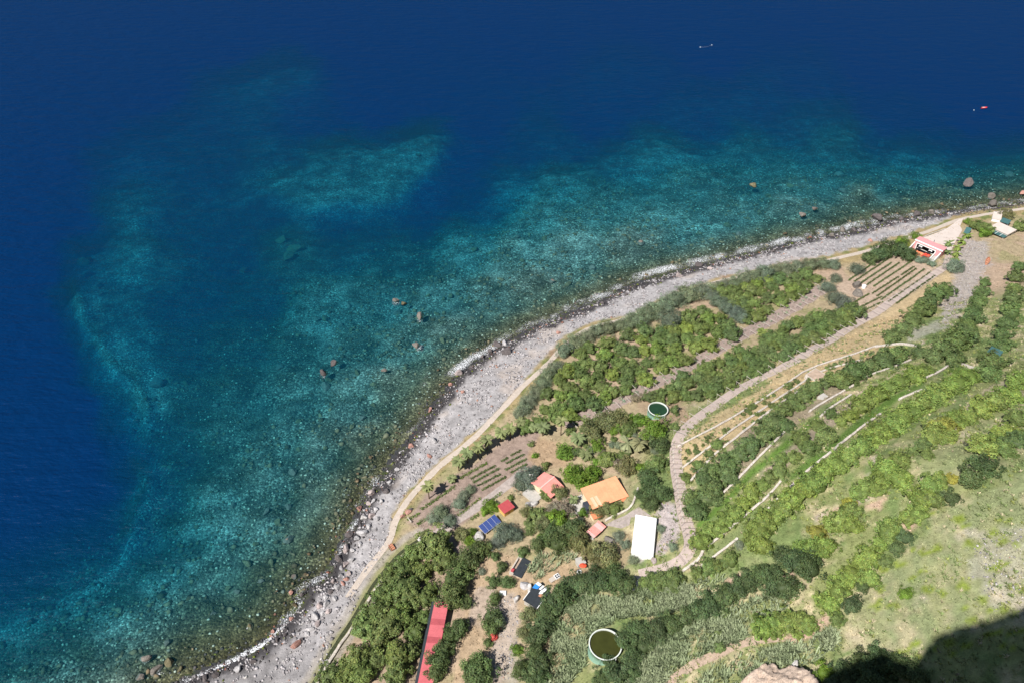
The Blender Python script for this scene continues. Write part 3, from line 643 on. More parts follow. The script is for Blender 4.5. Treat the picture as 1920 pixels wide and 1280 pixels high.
# ------------------------------------------------------------------ trees in rows and orchards
G_HEDGE = 'grey-green hedge along the coastal path'
row('tamarisk_shrub', 'tamarisk', [(1565,495,13),(1543,494,12),(1520,495,14),(1497,499,14),(1474,503,15),(1455,507,14),(1437,511,17),(1415,518,17),(1395,524,18),(1375,531,16),(1355,536,15),(1335,540,18),(1312,544,20),(1290,549,22),(1268,562,20),(1248,572,20),(1228,582,20),(1212,588,18),(1195,597,19),(1178,606,15),(1160,610,14),(1140,615,17),(1120,619,16),(1102,630,15),(1080,640,19),(1060,656,17)], '# grey-green hedge shrub from the vineyard end of the seaside hedge', G_HEDGE, 'shrub', hs=.9)
row('tamarisk_shrub', 'tamarisk', [(1043,686,16),(1030,702,16),(1017,716,15),(1005,732,15),(993,748,16),(980,764,15),(972,776,12)], '# grey-green hedge shrub down the lower stretch beside the path', G_HEDGE, 'shrub', hs=.9)
row('grey_shrub', 'grey', [(1332,553,13),(1348,566,16),(1364,577,16),(1380,587,16),(1392,597,13),(1255,600,24)], '# dark grey-green shrub of the diagonal line inside the orchard', 'diagonal shrubs in the orchard', 'shrub')
row('grey_shrub', 'grey', [(1550,537,14),(1566,520,10),(1566,558,15),(1585,568,18),(1602,582,18,'deep'),(1607,505,12)], '# grey-green shrub at the seaward end of the vineyard', 'shrubs beside the vineyard', 'shrub')
row('tamarisk_shrub', 'dark', [(1632,483,13),(1646,475,15),(1660,468,13),(1686,470,14),(1702,477,13)], '# dark shrub in the clump left of the pink station', 'dark clump by the station', 'shrub')
plant('grey_shrub', 'silver', 1791, 499, 15, 'round silvery shrub beside the end of the promenade', 'shrub')
orchard('mango_tree', ['lime','green','green','deep'], [(1040,712),(1075,672),(1110,645),(1160,628),(1215,612),(1240,622),(1285,605),(1290,585),(1325,575),(1345,590),(1365,605),(1395,615),(1300,668),(1200,718),(1110,765),(1030,790),(985,800),(1010,760)], 18.5, (12.5,17.5), 'orchard beside the seaside hedge', 'trees of the seaside orchard', 4200)
orchard('mango_tree', ['lime','green','green','deep'], [(1330,548),(1400,535),(1450,522),(1500,510),(1535,515),(1530,532),(1480,560),(1400,607),(1385,578),(1355,560)], 15.5, (10,14.5), 'orchard corner beyond the diagonal shrubs', 'trees of the seaward orchard corner', 3000)
orchard('mango_tree', ['deep','green','deep','green'], [(1215,742),(1262,715),(1330,685),(1420,642),(1500,600),(1545,580),(1600,588),(1598,600),(1520,640),(1440,686),(1385,713),(1335,742),(1270,752),(1225,755)], 15.0, (10.5,15.5), 'orchard above the promenade', 'trees of the middle orchard', 4500, avoid=[(1490,622,14),(1300,725,12),(1420,668,10)])
row('mango_tree', 'green', [(813,1022,27),(780,1037,20),(830,1047,20),(788,1070,20),(755,1060,18),(730,1080,17),(755,1100,25),(720,1112,22),(767,1120,20),(797,1122,17),(807,1105,11),(797,1157,16),(697,1150,22),(732,1167,27),(750,1155,20),(685,1175,22),(715,1192,24),(777,1185,18),(770,1220,16),(745,1230,25),(705,1235,14),(670,1230,26),(652,1255,22),(675,1262,20),(620,1268,17),(640,1278,18),(740,1262,18)], '# dense mango tree from the top of the orchard left of the long red roof', 'trees of the lower left orchard', hs=1.15)
row('avocado_tree', 'avo', [(900,1030,17),(880,1047,20),(862,1067,20),(850,1090,20),(847,1112,23)], '# leafy tree from the top in the row above the long red roof', 'row above the long red roof', hs=1.1)
row('avocado_tree', 'avo', [(875,1130,11),(868,1172,9),(860,1180,16),(845,1190,14),(832,1212,15),(822,1237,17),(815,1260,15)], '# tree from the top in the row right of the long red roof', 'row beside the long red roof', hs=1.1)
row('garden_shrub', 'avo', [(930,1042,8),(940,1062,10),(902,1072,7,'silver'),(925,1090,11),(952,1090,12),(925,1120,11),(922,1157,17),(920,1177,15),(935,1165,12,'silver'),(892,1242,20),(900,1262,22),(890,1275,14),(915,1205,7)], '# small tree from the top scattered over the dry plot', 'small trees on the dry plot', hs=1.1)
row('mango_tree', 'deep', [(1772,542,15),(1755,553,15),(1744,567,17),(1730,583,17),(1714,598,16),(1695,615,16),(1672,630,15)], '# dark tree from the top in the row between promenade end and dense bushes', 'dark row below the station')
row('mango_tree', 'deep', [(1812,632,16),(1792,642,20),(1768,655,20),(1750,670,15),(1788,672,16),(1825,595,16),(1815,610,14),(1805,622,14)], '# dark tree from the right in the dense bush group above the angled wall', 'dense bush group')
row('mango_tree', 'deep', [(1848,530,9),(1842,546,11),(1835,562,13),(1828,580,11)], '# dark tree from the top in the short row beside the scree', 'short row beside the scree')
row('mango_tree', 'deep', [(1912,500,10),(1905,520,12),(1902,540,11),(1899,560,13),(1896,582,14),(1889,605,13),(1882,628,14),(1877,648,14),(1868,678,18),(1857,700,17)], '# dark tree from the top in the row near the right edge', 'row near the right edge')
row('mango_tree', 'deep', [(1722,660,12),(1680,667,18),(1657,675,18),(1630,685,18),(1605,698,20),(1580,712,19),(1553,716,12),(1530,726,16),(1508,740,16),(1487,757,18),(1469,771,18),(1450,793,20),(1473,797,16),(1435,815,18),(1413,832,18),(1390,850,18),(1365,866,18),(1340,882,18),(1367,891,18),(1320,898,16),(1342,916,18),(1330,930,20),(1297,932,17),(1308,955,20)], '# dark round tree from the upper end of the row below the ochre terraces', 'dark row below the ochre terraces')
row('garden_shrub', 'green', [(1347,830,12),(1310,872,10),(1285,895,10),(1332,850,8)], '# small round tree from the top on the ochre terraces', 'small trees on the ochre terraces', 'tree')
row('mango_tree', 'lime', [(1735,695,14),(1712,702,18),(1687,715,17),(1665,727,16),(1645,740,16),(1627,750,16),(1610,763,16),(1592,779,14),(1580,790,11),(1560,776,11,'deep'),(1535,797,12,'green'),(1547,815,18,'green'),(1502,825,14,'green'),(1517,840,15,'green'),(1490,857,13,'green'),(1467,860,12,'green'),(1462,882,16,'green'),(1446,893,14,'green'),(1430,906,14),(1410,922,16),(1395,942,16),(1379,960,18),(1360,974,16),(1346,988,16),(1333,994,17),(1317,1016,18)], '# tree from the upper end of the light green row beside the grass band', 'light green row beside the grass band')
row('mango_tree', 'lime', [(1816,706,18),(1797,718,19),(1778,728,17),(1762,738,19),(1745,750,18),(1728,760,19),(1710,770,18),(1692,783,20),(1672,794,19),(1652,808,20),(1632,820,19),(1612,836,21),(1592,851,19),(1570,869,19),(1549,885,20),(1527,901,21),(1505,917,20),(1486,934,20),(1470,951,21),(1452,965,18),(1437,976,22),(1425,992,22),(1411,1012,20),(1432,1025,18)], '# tree from the upper end of the longest bright green row', 'longest bright green row')
row('mango_tree', 'lime', [(1912,713,19),(1890,740,20),(1866,752,20),(1842,762,19),(1820,778,16),(1797,787,18),(1772,800,18,'yellow'),(1748,815,18),(1777,820,14),(1735,836,14,'green'),(1740,852,11,'green'),(1712,845,9,'green'),(1687,862,15),(1665,878,20),(1685,892,22),(1655,898,16),(1626,910,17),(1611,922,15),(1648,916,13),(1592,945,13,'yellow'),(1600,957,14,'green'),(1577,972,22),(1600,985,17),(1560,985,14),(1532,997,16,'yellow'),(1503,1027,14,'lime'),(1527,1032,18,'lime'),(1548,1022,16)], '# bright tree from the right along the grassy slope row below the longest row', 'bright row on the grassy slope')
row('avocado_tree', 'dark', [(1472,1047,18),(1497,1052,18),(1520,1062,20),(1450,1072,13),(1455,1097,18),(1475,1102,20)], '# dusky grey-green tree at the left end of the grassy slope row', 'dusky trees on the grassy slope')
row('mango_tree', 'lime', [(1912,785,16,'green'),(1890,807,17),(1910,826,18,'deep'),(1843,838,19,'lime'),(1862,827,12),(1887,842,16,'green'),(1847,870,18,'dark'),(1820,895,18,'dark'),(1785,895,9,'yellow'),(1763,900,14),(1745,910,18),(1730,930,20),(1750,937,14,'green'),(1783,932,13,'dark'),(1722,960,16),(1703,970,14),(1667,997,22),(1700,1005,13,'dark'),(1680,1027,13,'dark'),(1652,1020,15),(1630,1042,21),(1617,1056,14),(1664,1052,13,'green'),(1600,1072,14),(1632,1082,17),(1585,1087,18),(1573,1107,18),(1542,1125,14),(1562,1132,18),(1598,1130,14,'dark'),(1615,1102,9,'dark')], '# tree from the right in the highest row on the slope', 'highest row on the slope')
row('mango_tree', 'lime', [(1430,1177,20),(1452,1166,14),(1483,1166,20),(1502,1165,16),(1519,1172,15),(1460,1184,11),(1497,1191,8),(1570,1160,12,'green')], '# bright round tree from the left in the short row by the earth track', 'short row by the earth track')
plant('garden_shrub', 'fresh', 1698, 1112, 10, 'lone small green bush on the open straw slope', 'shrub')
row('avocado_tree', 'dark', [(1178,1098,17),(1158,1086,20),(1135,1092,20),(1112,1087,20),(1090,1093,20),(1070,1100,20),(1054,1115,20),(1041,1132,20),(1029,1150,20),(1018,1172,20),(1008,1196,20),(1001,1222,20),(1008,1247,18),(1012,1268,16)], '# dark tree from the promenade end of the curved row', 'curved dark row above the big tank', hs=1.0)
row('avocado_tree', 'dark', [(1428,1078,17),(1405,1089,18),(1385,1100,18),(1360,1115,19),(1336,1131,19),(1311,1144,19),(1286,1152,17),(1262,1168,18),(1237,1178,18),(1212,1184,18),(1188,1183,16),(1173,1200,17),(1235,1196,16),(1210,1207,17),(1187,1222,17),(1178,1243,17),(1147,1243,13),(1160,1265,18),(1190,1262,14),(1130,1268,14)], '# dark tree from the right in the row running down to the big tank', 'dark row beside the big tank', hs=.95)
row('mango_tree', 'green', [(1266,1085,20),(1243,1088,16),(1226,1092,16),(1210,1093,11),(1331,1064,15),(1307,1075,14),(1345,1060,10),(1370,1047,14),(1358,1052,9)], '# green tree from the left along the lower edge of the promenade', 'trees under the promenade')
row('garden_shrub', 'olive', [(1136,1035,20),(1115,1036,17),(1143,1053,14),(1125,1055,14)], '# olive green tree of the clump beside the concrete hut', 'clump beside the concrete hut', 'tree')
row('garden_shrub', 'olive', [(990,1150,14),(985,1185,14),(967,1218,9,'fresh'),(977,1255,15,'avo'),(995,1270,13,'avo')], '# olive bush from the top left of the curved dark row', 'bushes left of the curved row', 'shrub')
plant('garden_shrub', 'silver', 1386, 1021, 9, 'small pale round bush beside the lower terrace wall', 'shrub')
plant('garden_shrub', 'green', 1350, 1212, 10, 'single round bush standing on the earth track', 'shrub')
# garden around the houses
GARD = [(1060,847,18,'fresh','bright green bush left of the fan palms'),(1120,838,13,'fresh','bright green small tree beside the fan palms'),(1112,806,20,'olive','brownish olive bush below the small tank, left one'),(1140,790,22,'olive','brownish olive bush below the small tank, middle one'),(1165,787,18,'olive','brownish olive bush below the small tank, right one'),(1140,860,18,'green','green tree right above the orange house'),(1178,806,17,'green','green tree between the small tank and the fan palms'),(1197,787,14,'fresh','bright leafy bush touching the small tank'),(1228,806,22,'fresh','bright leafy tree under the small tank'),(1237,832,19,'dark','dark tree beside the top of the promenade bend'),(1215,815,14,'green','green tree left of the promenade bend'),(1176,876,18,'olive','olive bush above the right end of the orange house'),(1160,872,13,'bare','brown dry bush above the orange house'),(1232,868,19,'green','green tree left of the promenade, upper one'),(1214,893,16,'dark','dark tree right of the orange house, upper one'),(1222,915,21,'dark','large dark tree right of the orange house'),(1243,925,17,'dark','dark tree right of the orange house, nearest the promenade'),(1221,945,17,'dark','dark tree just above the white building'),(1204,928,13,'dark','dark tree right of the orange house, left one'),(1090,895,24,'fresh','big bright green tree between the salmon and orange houses'),(1108,888,17,'fresh','bright green tree over the orange roof edge'),(1070,888,15,'fresh','bright green tree behind the salmon house'),(990,895,24,'grey','big grey-blue tree left of the salmon house'),(976,908,15,'grey','grey-blue tree at the gravel road'),(1004,884,15,'grey','grey-blue tree against the salmon roof'),(978,892,13,'grey','grey-blue tree at the end of the vine rows'),(1024,928,12,'green','leafy tree in front of the salmon house'),(1050,922,15,'olive','olive bush in front of the salmon house'),(1120,957,14,'olive','olive tree in front of the orange house'),(1137,952,12,'olive','olive bush in front of the orange house'),(1155,952,13,'green','green bush in front of the orange house'),(1060,953,17,'bare','greyish bare bush between the red shed and the orange house'),(1040,952,13,'bare','greyish bare bush below the salmon house'),(1012,967,17,'green','green tree below the red shed, left one'),(995,982,15,'green','green tree right of the solar panels'),(1042,975,19,'fresh','bright tree in the middle of the thicket'),(1082,992,20,'avo','dark tree left of the pink hut'),(1035,1000,20,'avo','dark tree in the lower thicket'),(1048,1017,19,'avo','dark tree at the bottom of the thicket'),(1084,1011,18,'olive','olive tree under the pink hut'),(1060,998,17,'avo','dark tree in the heart of the thicket'),(1020,985,16,'olive','olive tree in the heart of the thicket'),(987,960,11,'olive','olive bush beside the red shed'),(947,997,21,'grey','grey-green tree below the solar panels'),(932,1017,14,'grey','small grey-green tree below the solar panels'),(968,1003,13,'grey','small grey-green tree right of the solar panels'),(980,1033,11,'avo','round bush above the black pond liner'),(1006,1023,13,'avo','round bush right above the black pond liner'),(825,958,16,'silver','silvery bush at the end of the field, upper one'),(842,974,14,'silver','silvery bush beside the gravel road'),(812,972,14,'silver','silvery bush at the field corner'),(860,944,14,'silver','silvery bush in the middle of the field'),(868,930,13,'silver','silvery bush in the field, second from the top'),(881,917,11,'silver','silvery bush in the field, topmost'),(920,948,12,'fresh','leafy green bush left of the red shed'),(908,957,9,'fresh','small green bush beside the gravel road'),(957,932,6,'green','small round bush above the red shed'),(865,1002,14,'olive','olive bush left of the grey boulder'),(882,1015,11,'fresh','bright bush below the grey boulder'),(885,996,8,'fresh','bright small bush above the grey boulder'),(995,832,6,'bush','small bush on the tan plot, upper one'),(1003,853,6,'fresh','small bright bush on the tan plot'),(1265,770,10,'bush','bush right of the small tank'),(1192,747,9,'bare','dry brown bush above the small tank'),(1208,742,8,'bare','dry brown bush at the planted strip'),(1023,872,9,'bush','low bush behind the salmon house'),(1265,800,10,'bush','low bush at the end of the promenade stretch'),(1160,1003,11,'silver','silvery bush left of the white building'),(1172,1020,10,'silver','silvery bush at the foot of the white building'),(1188,1048,10,'silver','silvery bush under the front wall of the white building'),(1240,990,8,'silver','silvery bush right of the white building'),(1262,1025,9,'silver','silvery bush inside the promenade bend'),(1100,1022,9,'silver','silvery bush above the concrete hut')]
for u, v, r, k, lab in GARD: plant('garden_tree' if r > 12 else 'garden_shrub', k, u, v, r, lab, 'tree' if r > 12 else 'shrub', 'garden trees around the houses', hs=1.05)
FILL = []
while len(FILL) < 58:
    u, v = random.uniform(985, 1262), random.uniform(770, 1062)
    if not any(inpoly(np.array([u]), np.array([v]), P)[0] for P in ([(985,962),(1010,950),(1085,945),(1110,965),(1098,1000),(1090,1030),(1030,1030),(990,1000)], [(1065,800),(1150,775),(1215,780),(1258,805),(1250,870),(1205,880),(1150,888),(1105,870),(1065,870)])): continue
    if all(math.hypot(u - a[0], (v - a[1]) * 1.2) > 9 for a in FILL): FILL.append((u, v))
for i, (u, v) in enumerate(sorted(FILL)): plant('garden_shrub', random.choice(['olive', 'avo', 'fresh', 'bare', 'silver', 'green']), u, v, random.uniform(6, 10.5), ORD[i] + ' understorey shrub from the left in the thickets around the houses', 'shrub', 'understorey shrubs around the houses')
STN = [(1690,452,9,'fresh','bright shrub above the dark clump by the station'),(1717,443,7,'fresh','small bright shrub at the back corner of the station'),(1700,462,7,'yellow','yellowish shrub left of the station'),(1838,424,11,'green','green bush at the top right garden, left one'),(1850,429,11,'green','green bush at the top right garden, middle one'),(1845,436,9,'fresh','green bush at the top right garden, lower one'),(1825,422,8,'green','low green bush beside the dark tilted panel'),(1815,416,6,'fresh','small bush at the corner of the paved square'),(1887,403,9,'olive','olive bush above the concrete roof slab'),(1912,424,11,'green','green bush right of the concrete roof slab'),(1735,487,8,'silver','silvery shrub in front of the station floor, left one'),(1748,494,8,'silver','silvery shrub in front of the station floor, right one'),(1725,488,7,'silver','silvery shrub at the left corner of the station floor')]
for u, v, r, k, lab in STN: plant('garden_shrub', k, u, v, r, lab, 'shrub', 'shrubs around the station')

# ------------------------------------------------------------------ palms, bananas, agaves
def frondmesh(seed, n=26, fan=False, arch=1.0, w_=.17):
    rng = np.random.default_rng(seed); V = []; Fc = []; Cc = []
    for i in range(n):
        a = 2 * math.pi * (i * .382) + rng.normal() * .15; el = math.radians(rng.uniform(-35, 80)); L_ = rng.uniform(.75, 1.05); t = rng.uniform(.75, 1.2)
        dirh = np.array([math.cos(a), math.sin(a), 0]); side = np.array([-math.sin(a), math.cos(a), 0]); p = np.zeros(3); e = el; k = len(V)
        for j in range(6):
            f = j / 5; wd = w_ * (math.sin(math.pi * min(f * .92 + .06, 1)) if not fan else (.25 + 1.1 * f))
            dz = np.array([0, 0, -.35 * wd])
            V += [tuple(p - side * wd + dz), tuple(p), tuple(p + side * wd + dz)]; Cc += [(t * .9,) * 3, (t * 1.15,) * 3, (t * .9,) * 3]
            e -= arch * .34; p = p + (dirh * math.cos(e) + np.array([0, 0, math.sin(e)])) * L_ * .2
        for j in range(5):
            b = k + j * 3; Fc += [[b, b + 1, b + 4, b + 3], [b + 1, b + 2, b + 5, b + 4]]
    return np_mesh('fronds', np.array(V), np.array(Fc), M['leaf'], np.array(Cc))
FEATHER = [frondmesh(i, 46, False, 1.0, .15) for i in range(3)]; FAN = [frondmesh(20 + i, 30, True, .75, .13) for i in range(2)]; BAN = [frondmesh(30 + i, 13, False, .8, .17) for i in range(2)]
PT = py_mesh('palm_trunk', *tubevf((0, 0, -.1), (0, 0, 1), 1.0, .7, 8), M['bark'])
SK = [frondmesh(40, 16, False, 2.4, .09)]
def palm(u, v, r, hgt, label, lib=FEATHER, tc=(.20, .235, .10), name='palm_tree', group='palms', skirt=True):
    _, t0 = hit(u, v); rm = r * mpp(t0); p, t = hit(u, v, hgt)
    o = thing(name, label, 'palm', (p[0], p[1], p[2]), random.uniform(0, 6.28), group)
    tr = link('trunk', PT, o); tr.scale = (.32, .32, hgt)
    c = link('crown', random.choice(lib), o); c.location = (0, 0, hgt); c.scale = (rm * 1.3, rm * 1.3, rm * 1.15); tint(c, tc)
    if skirt:
        s_ = link('dead_fronds', SK[0], o); s_.location = (0, 0, hgt - .05 * rm); s_.scale = (rm * .62, rm * .62, rm * .9); tint(s_, (.26, .20, .12))
    return o
for i, (u, v) in enumerate([(859,864),(876,849),(896,838),(913,823),(939,810),(957,803)]): palm(u, v, 13, 6.5, ORD[i] + ' palm from the lower left in the line beside the coastal path', group='palm line by the coastal path')
palm(802, 911, 12, 8.5, 'single tall palm beside the lower coastal path with its round shadow')
palm(847, 896, 10, 2.5, 'low squat palm at the foot of the palm line', skirt=False)
palm(1018, 800, 14, 6, 'bushy palm at the upper end of the brown field'); palm(1053, 788, 11, 10, 'tallest slender palm at the lower end of the planted strip')
palm(1083, 820, 15, 5, 'palm with a long drooping crown above the bright bush'); palm(976, 790, 11, 5, 'palm at the end of the hedge beside the coastal path')
palm(1177, 830, 15, 6, 'left one of the two fan palms above the orange house', FAN, (.24, .25, .14)); palm(1200, 830, 15, 6, 'right one of the two fan palms above the orange house', FAN, (.24, .25, .14))
palm(1097, 851, 13, 3, 'low feathery palm between the bright bushes', skirt=False); palm(1430, 622, 10, 4, 'small bright palm at the edge of the middle orchard', FEATHER, (.20, .24, .06))
palm(1000, 800, 9, 4, 'small palm at the top of the brown field'); palm(1075, 935, 10, 3, 'small palm left of the orange house porch', skirt=False)
for i, (u, v) in enumerate([(1813,440),(1805,451),(1798,463),(1792,474),(1790,484)]): palm(u, v, 9, 2.6, ORD[i] + ' banana plant from the back in the row beside the station yard', BAN, (.19, .25, .06), 'banana_plant', 'banana plants by the station', False)
for i, (u, v) in enumerate([(1781,455),(1777,470)]): palm(u, v, 8, 3, ['rear', 'front'][i] + ' banana plant close to the right wall of the station', BAN, (.15, .20, .07), 'banana_plant', 'banana plants by the station', False)
AG = [frondmesh(60 + i, 16, False, .35, .12) for i in range(2)]
ch = chain(STRIP, 4.6); nn = normals(ch)
ka = 0
for i, p in enumerate(ch[1:-1]):
    for s_ in ((.9, 2.0), (-1.2, 1.6))[:1 if i % 3 else 2]:
        q = p + nn[i + 1] * (s_[0] + random.uniform(-.8, .8)); o = thing('agave_plant', ORD[ka] + ' silvery agave clump from the left on the planted strip', 'plant', (q[0], q[1], H(*q) + .1), random.uniform(0, 6), 'agaves on the planted strip')
        c = link('leaves', random.choice(AG), o); k = random.uniform(1.3, 2.1); c.scale = (k, k, k * .9); tint(c, (.20, .25, .16)); ka += 1
# young bushes dotted over the ochre terraces
yb_ = []
while len(yb_) < 70:
    if True:
        u, v = random.uniform(1275, 1745), random.uniform(555, 895)
        if inpoly(np.array([u]), np.array([v]), [(1285,880),(1278,850),(1350,800),(1440,735),(1520,695),(1640,655),(1735,570),(1770,560),(1690,625),(1660,650),(1560,703),(1440,773),(1360,832),(1300,895)])[0]: yb_.append((u, v))
for i, (u, v) in enumerate(sorted(yb_)): plant('young_shrub', 'bush', u, v, random.uniform(3.2, 5.5), ORD[i] + ' small young bush from the left on the ochre terraces', 'shrub', 'young bushes on the ochre terraces', trunk=False)

# ------------------------------------------------------------------ vine rows
def vinerow(a, b, label, group, wd=.55, hgt=.8, tc=(.10, .15, .045), gap=.08, name='vine_row'):
    A, B = hit(*a)[0][:2], hit(*b)[0][:2]; L_ = np.linalg.norm(B - A); n = int(L_ * 26); rng = np.random.default_rng(int(a[0] * 7 + a[1]))
    t = rng.random(n); ok = vnoise(t * L_ / 2.6, np.full(n, a[1] * .37), 3) > gap; t = t[ok]; n = len(t)
    if n < 8: return
    sd_ = np.array([-(B - A)[1], (B - A)[0]]) / L_; P2 = A + (B - A) * t[:, None] + sd_ * rng.normal(size=(n, 1)) * wd * .5
    z = np.array([H(*q) for q in P2]) + hgt * rng.random(n) * np.clip(1.2 - np.abs(rng.normal(size=n)) * .2, .3, 1)
    C_ = np.column_stack([P2, z]); base = np.array([A[0], A[1], H(*A)]); V, Fq = leafquads(C_ - base, np.tile([0, 0, .8], (n, 1)), .2, rng, .8, .7)
    tone = np.repeat(rng.uniform(.6, 1.35, (n, 1)), 4, 0)
    o = link(name, np_mesh(name, V, Fq, M['leaf'], tone * np.ones(3))); o.location = base; tint(o, tc); return tag(o, label, 'vines', group)
def zA(p): return (1440 + p[0] / 4, 320 + p[1] / 4)
def zE(p): return (640 + p[0] / 4, 800 + p[1] / 4)
UV = [((600,828),(800,690)),((645,835),(930,645)),((675,860),(945,680)),((740,860),(1010,675)),((790,872),(1078,680)),((780,925),(1095,722)),((815,945),(1110,735)),((845,972),(1170,740)),((900,988),(1220,760)),((720,1052),(860,985)),((690,1028),(850,948)),((655,985),(760,925)),((960,1000),(1250,790))]
for i, (a, b) in enumerate(UV): vinerow(zA(a), zA(b), ORD[i] + ' green vine row from the sea side of the upper vineyard', 'rows of the upper vineyard', .6, .9, (.085, .125, .04))
LV = [((970,392),(1158,290)),((985,420),(1190,312)),((1020,446),(1196,355)),((1050,478),(1236,375)),((1195,260),(1250,232)),((1230,325),(1390,240)),((1265,346),(1392,280)),((1235,275),(1376,205)),((1270,217),(1345,175))]
for i, (a, b) in enumerate(LV): vinerow(zE(a), zE(b), ORD[i] + ' green crop row of the brown field near the palms', 'crop rows of the brown field', .7, .9, gap=.1)
LV2 = [((490,700),(590,648)),((570,732),(645,685)),((870,672),(1045,535)),((970,700),(1030,655)),((1050,612),(1205,490)),((600,622),(855,440)),((890,385),(1095,270))]
NM = ['short green crop row at the lower corner of the brown field', 'second short green crop row at the lower corner of the brown field', 'green crop row just above the gravel road', 'stub of green crop row below the gravel road', 'loose green crop row below the gravel road', 'dotted green edging along the seaward side of the brown field', 'bright grassy edging in the shade of the palm line']
for (a, b), lab in zip(LV2, NM): vinerow(zE(a), zE(b), lab, 'edging rows of the brown field', 1.0, .7, (.13, .19, .045), gap=.07)

# ------------------------------------------------------------------ pergola frames over the promenade and posts on the strip
PB = py_mesh('post', *boxvf((-.06, -.06, -.3), (.06, .06, 2.4)), M['gwood'])
def frame(p, n, half, label, group, dark=False):
    rz = math.atan2(n[1], n[0]); o = thing('pergola_frame', label, 'pergola', (p[0], p[1], H(*p) + .1), rz, group)
    for s_ in (-1, 1):
        k = link('post', PB, o); k.location = (s_ * half, 0, 0)
    bm = link('beam', BEAMD if dark else BEAM, o); bm.scale = (half + .5, 1, 1); bm.location = (0, 0, 2.4)
BEAM = py_mesh('beam', *boxvf((-1, -.09, 0), (1, .09, .12)), M['gwood']); BEAMD = py_mesh('beam_dark', *boxvf((-1, -.035, 0), (1, .035, .07)), M['bark'])
ch = chain(WALK, 1.0); nn = normals(ch); i = 3; k = kb = 0
while i < len(ch) - 2:
    u, v = project(np.array([[*ch[i], H(*ch[i])]])); bend = v[0] > 830
    frame(ch[i], nn[i], 2.9 if not bend else 2.2, ORD[kb] + ' thin dark cross-bar frame from the top of the promenade bend' if bend else ORD[k] + ' pale pergola frame from the station along the promenade', 'frames over the promenade bend' if bend else 'pergola frames along the promenade', bend)
    i += (3 if v[0] < 1000 else 6) if bend else 7
    kb += bend; k += not bend
ch = chain(STRIP, 1.0); nn = normals(ch)
for i in range(3, len(ch) - 2, 6): frame(ch[i] - nn[i] * 3.2, nn[i], 1.7, ORD[i // 6] + ' pale post frame from the left on the lower edge of the planted strip', 'post frames on the planted strip')
for i in range(6, len(ch) - 2, 9): frame(ch[i] + nn[i] * 3.4, nn[i], 1.2, ORD[i // 9] + ' short post frame from the left on the upper edge of the planted strip', 'short post frames on the planted strip')

# ------------------------------------------------------------------ boulders
def rockmesh(seed, sub=3, amp=.28):
    import bmesh
    bm = bmesh.new(); bmesh.ops.create_icosphere(bm, subdivisions=sub, radius=1); rng = np.random.default_rng(seed)
    pl = rng.normal(size=(14, 3)); pl /= np.linalg.norm(pl, axis=1)[:, None]; dd = rng.uniform(.45, .88, 14); ph = rng.uniform(0, 6, 6)
    for v in bm.verts:
        c = np.array(v.co)
        for n_, d_ in zip(pl, dd):
            e = c @ n_ - d_
            if e > 0: c = c - n_ * e * .97
        c = c * (1 + .05 * math.sin(5 * c[0] + ph[0]) + .05 * math.sin(6 * c[1] + ph[1]) + .04 * math.sin(7 * c[2] + ph[2])); v.co = c
    me = bpy.data.meshes.new('boulder'); bm.to_mesh(me); bm.free(); me.materials.append(M['rock']); return me
ROCKS = [rockmesh(500 + i) for i in range(8)]
RC = {'t': (.43, .335, .27), 'g': (.40, .385, .39), 'd': (.115, .10, .10), 'r': (.36, .20, .165), 'w': (.46, .44, .425), 'b': (.165, .148, .132), 'o': (.14, .125, .075), 'p': (.37, .31, .30)}
def boulder(u, v, r, c, label, group=None, flat=.7, sink=.3, sea=False, top=None, name='boulder'):
    p, t = hit(u, v, 0, sea); rm = r * mpp(t); o = link(name, random.choice(ROCKS)); z = p[2]
    o.scale = (rm * random.uniform(.9, 1.15), rm * random.uniform(.65, .95), rm * flat * random.uniform(.85, 1.15)); o.rotation_euler = (random.uniform(-.25, .25), random.uniform(-.25, .25), random.uniform(0, 6.28))
    o.location = (p[0], p[1], z + o.scale[2] * (1 - 2 * sink)); k = random.uniform(.85, 1.15); o.color = (*[x * k for x in RC[c]], 1); return tag(o, label, 'rock', group)
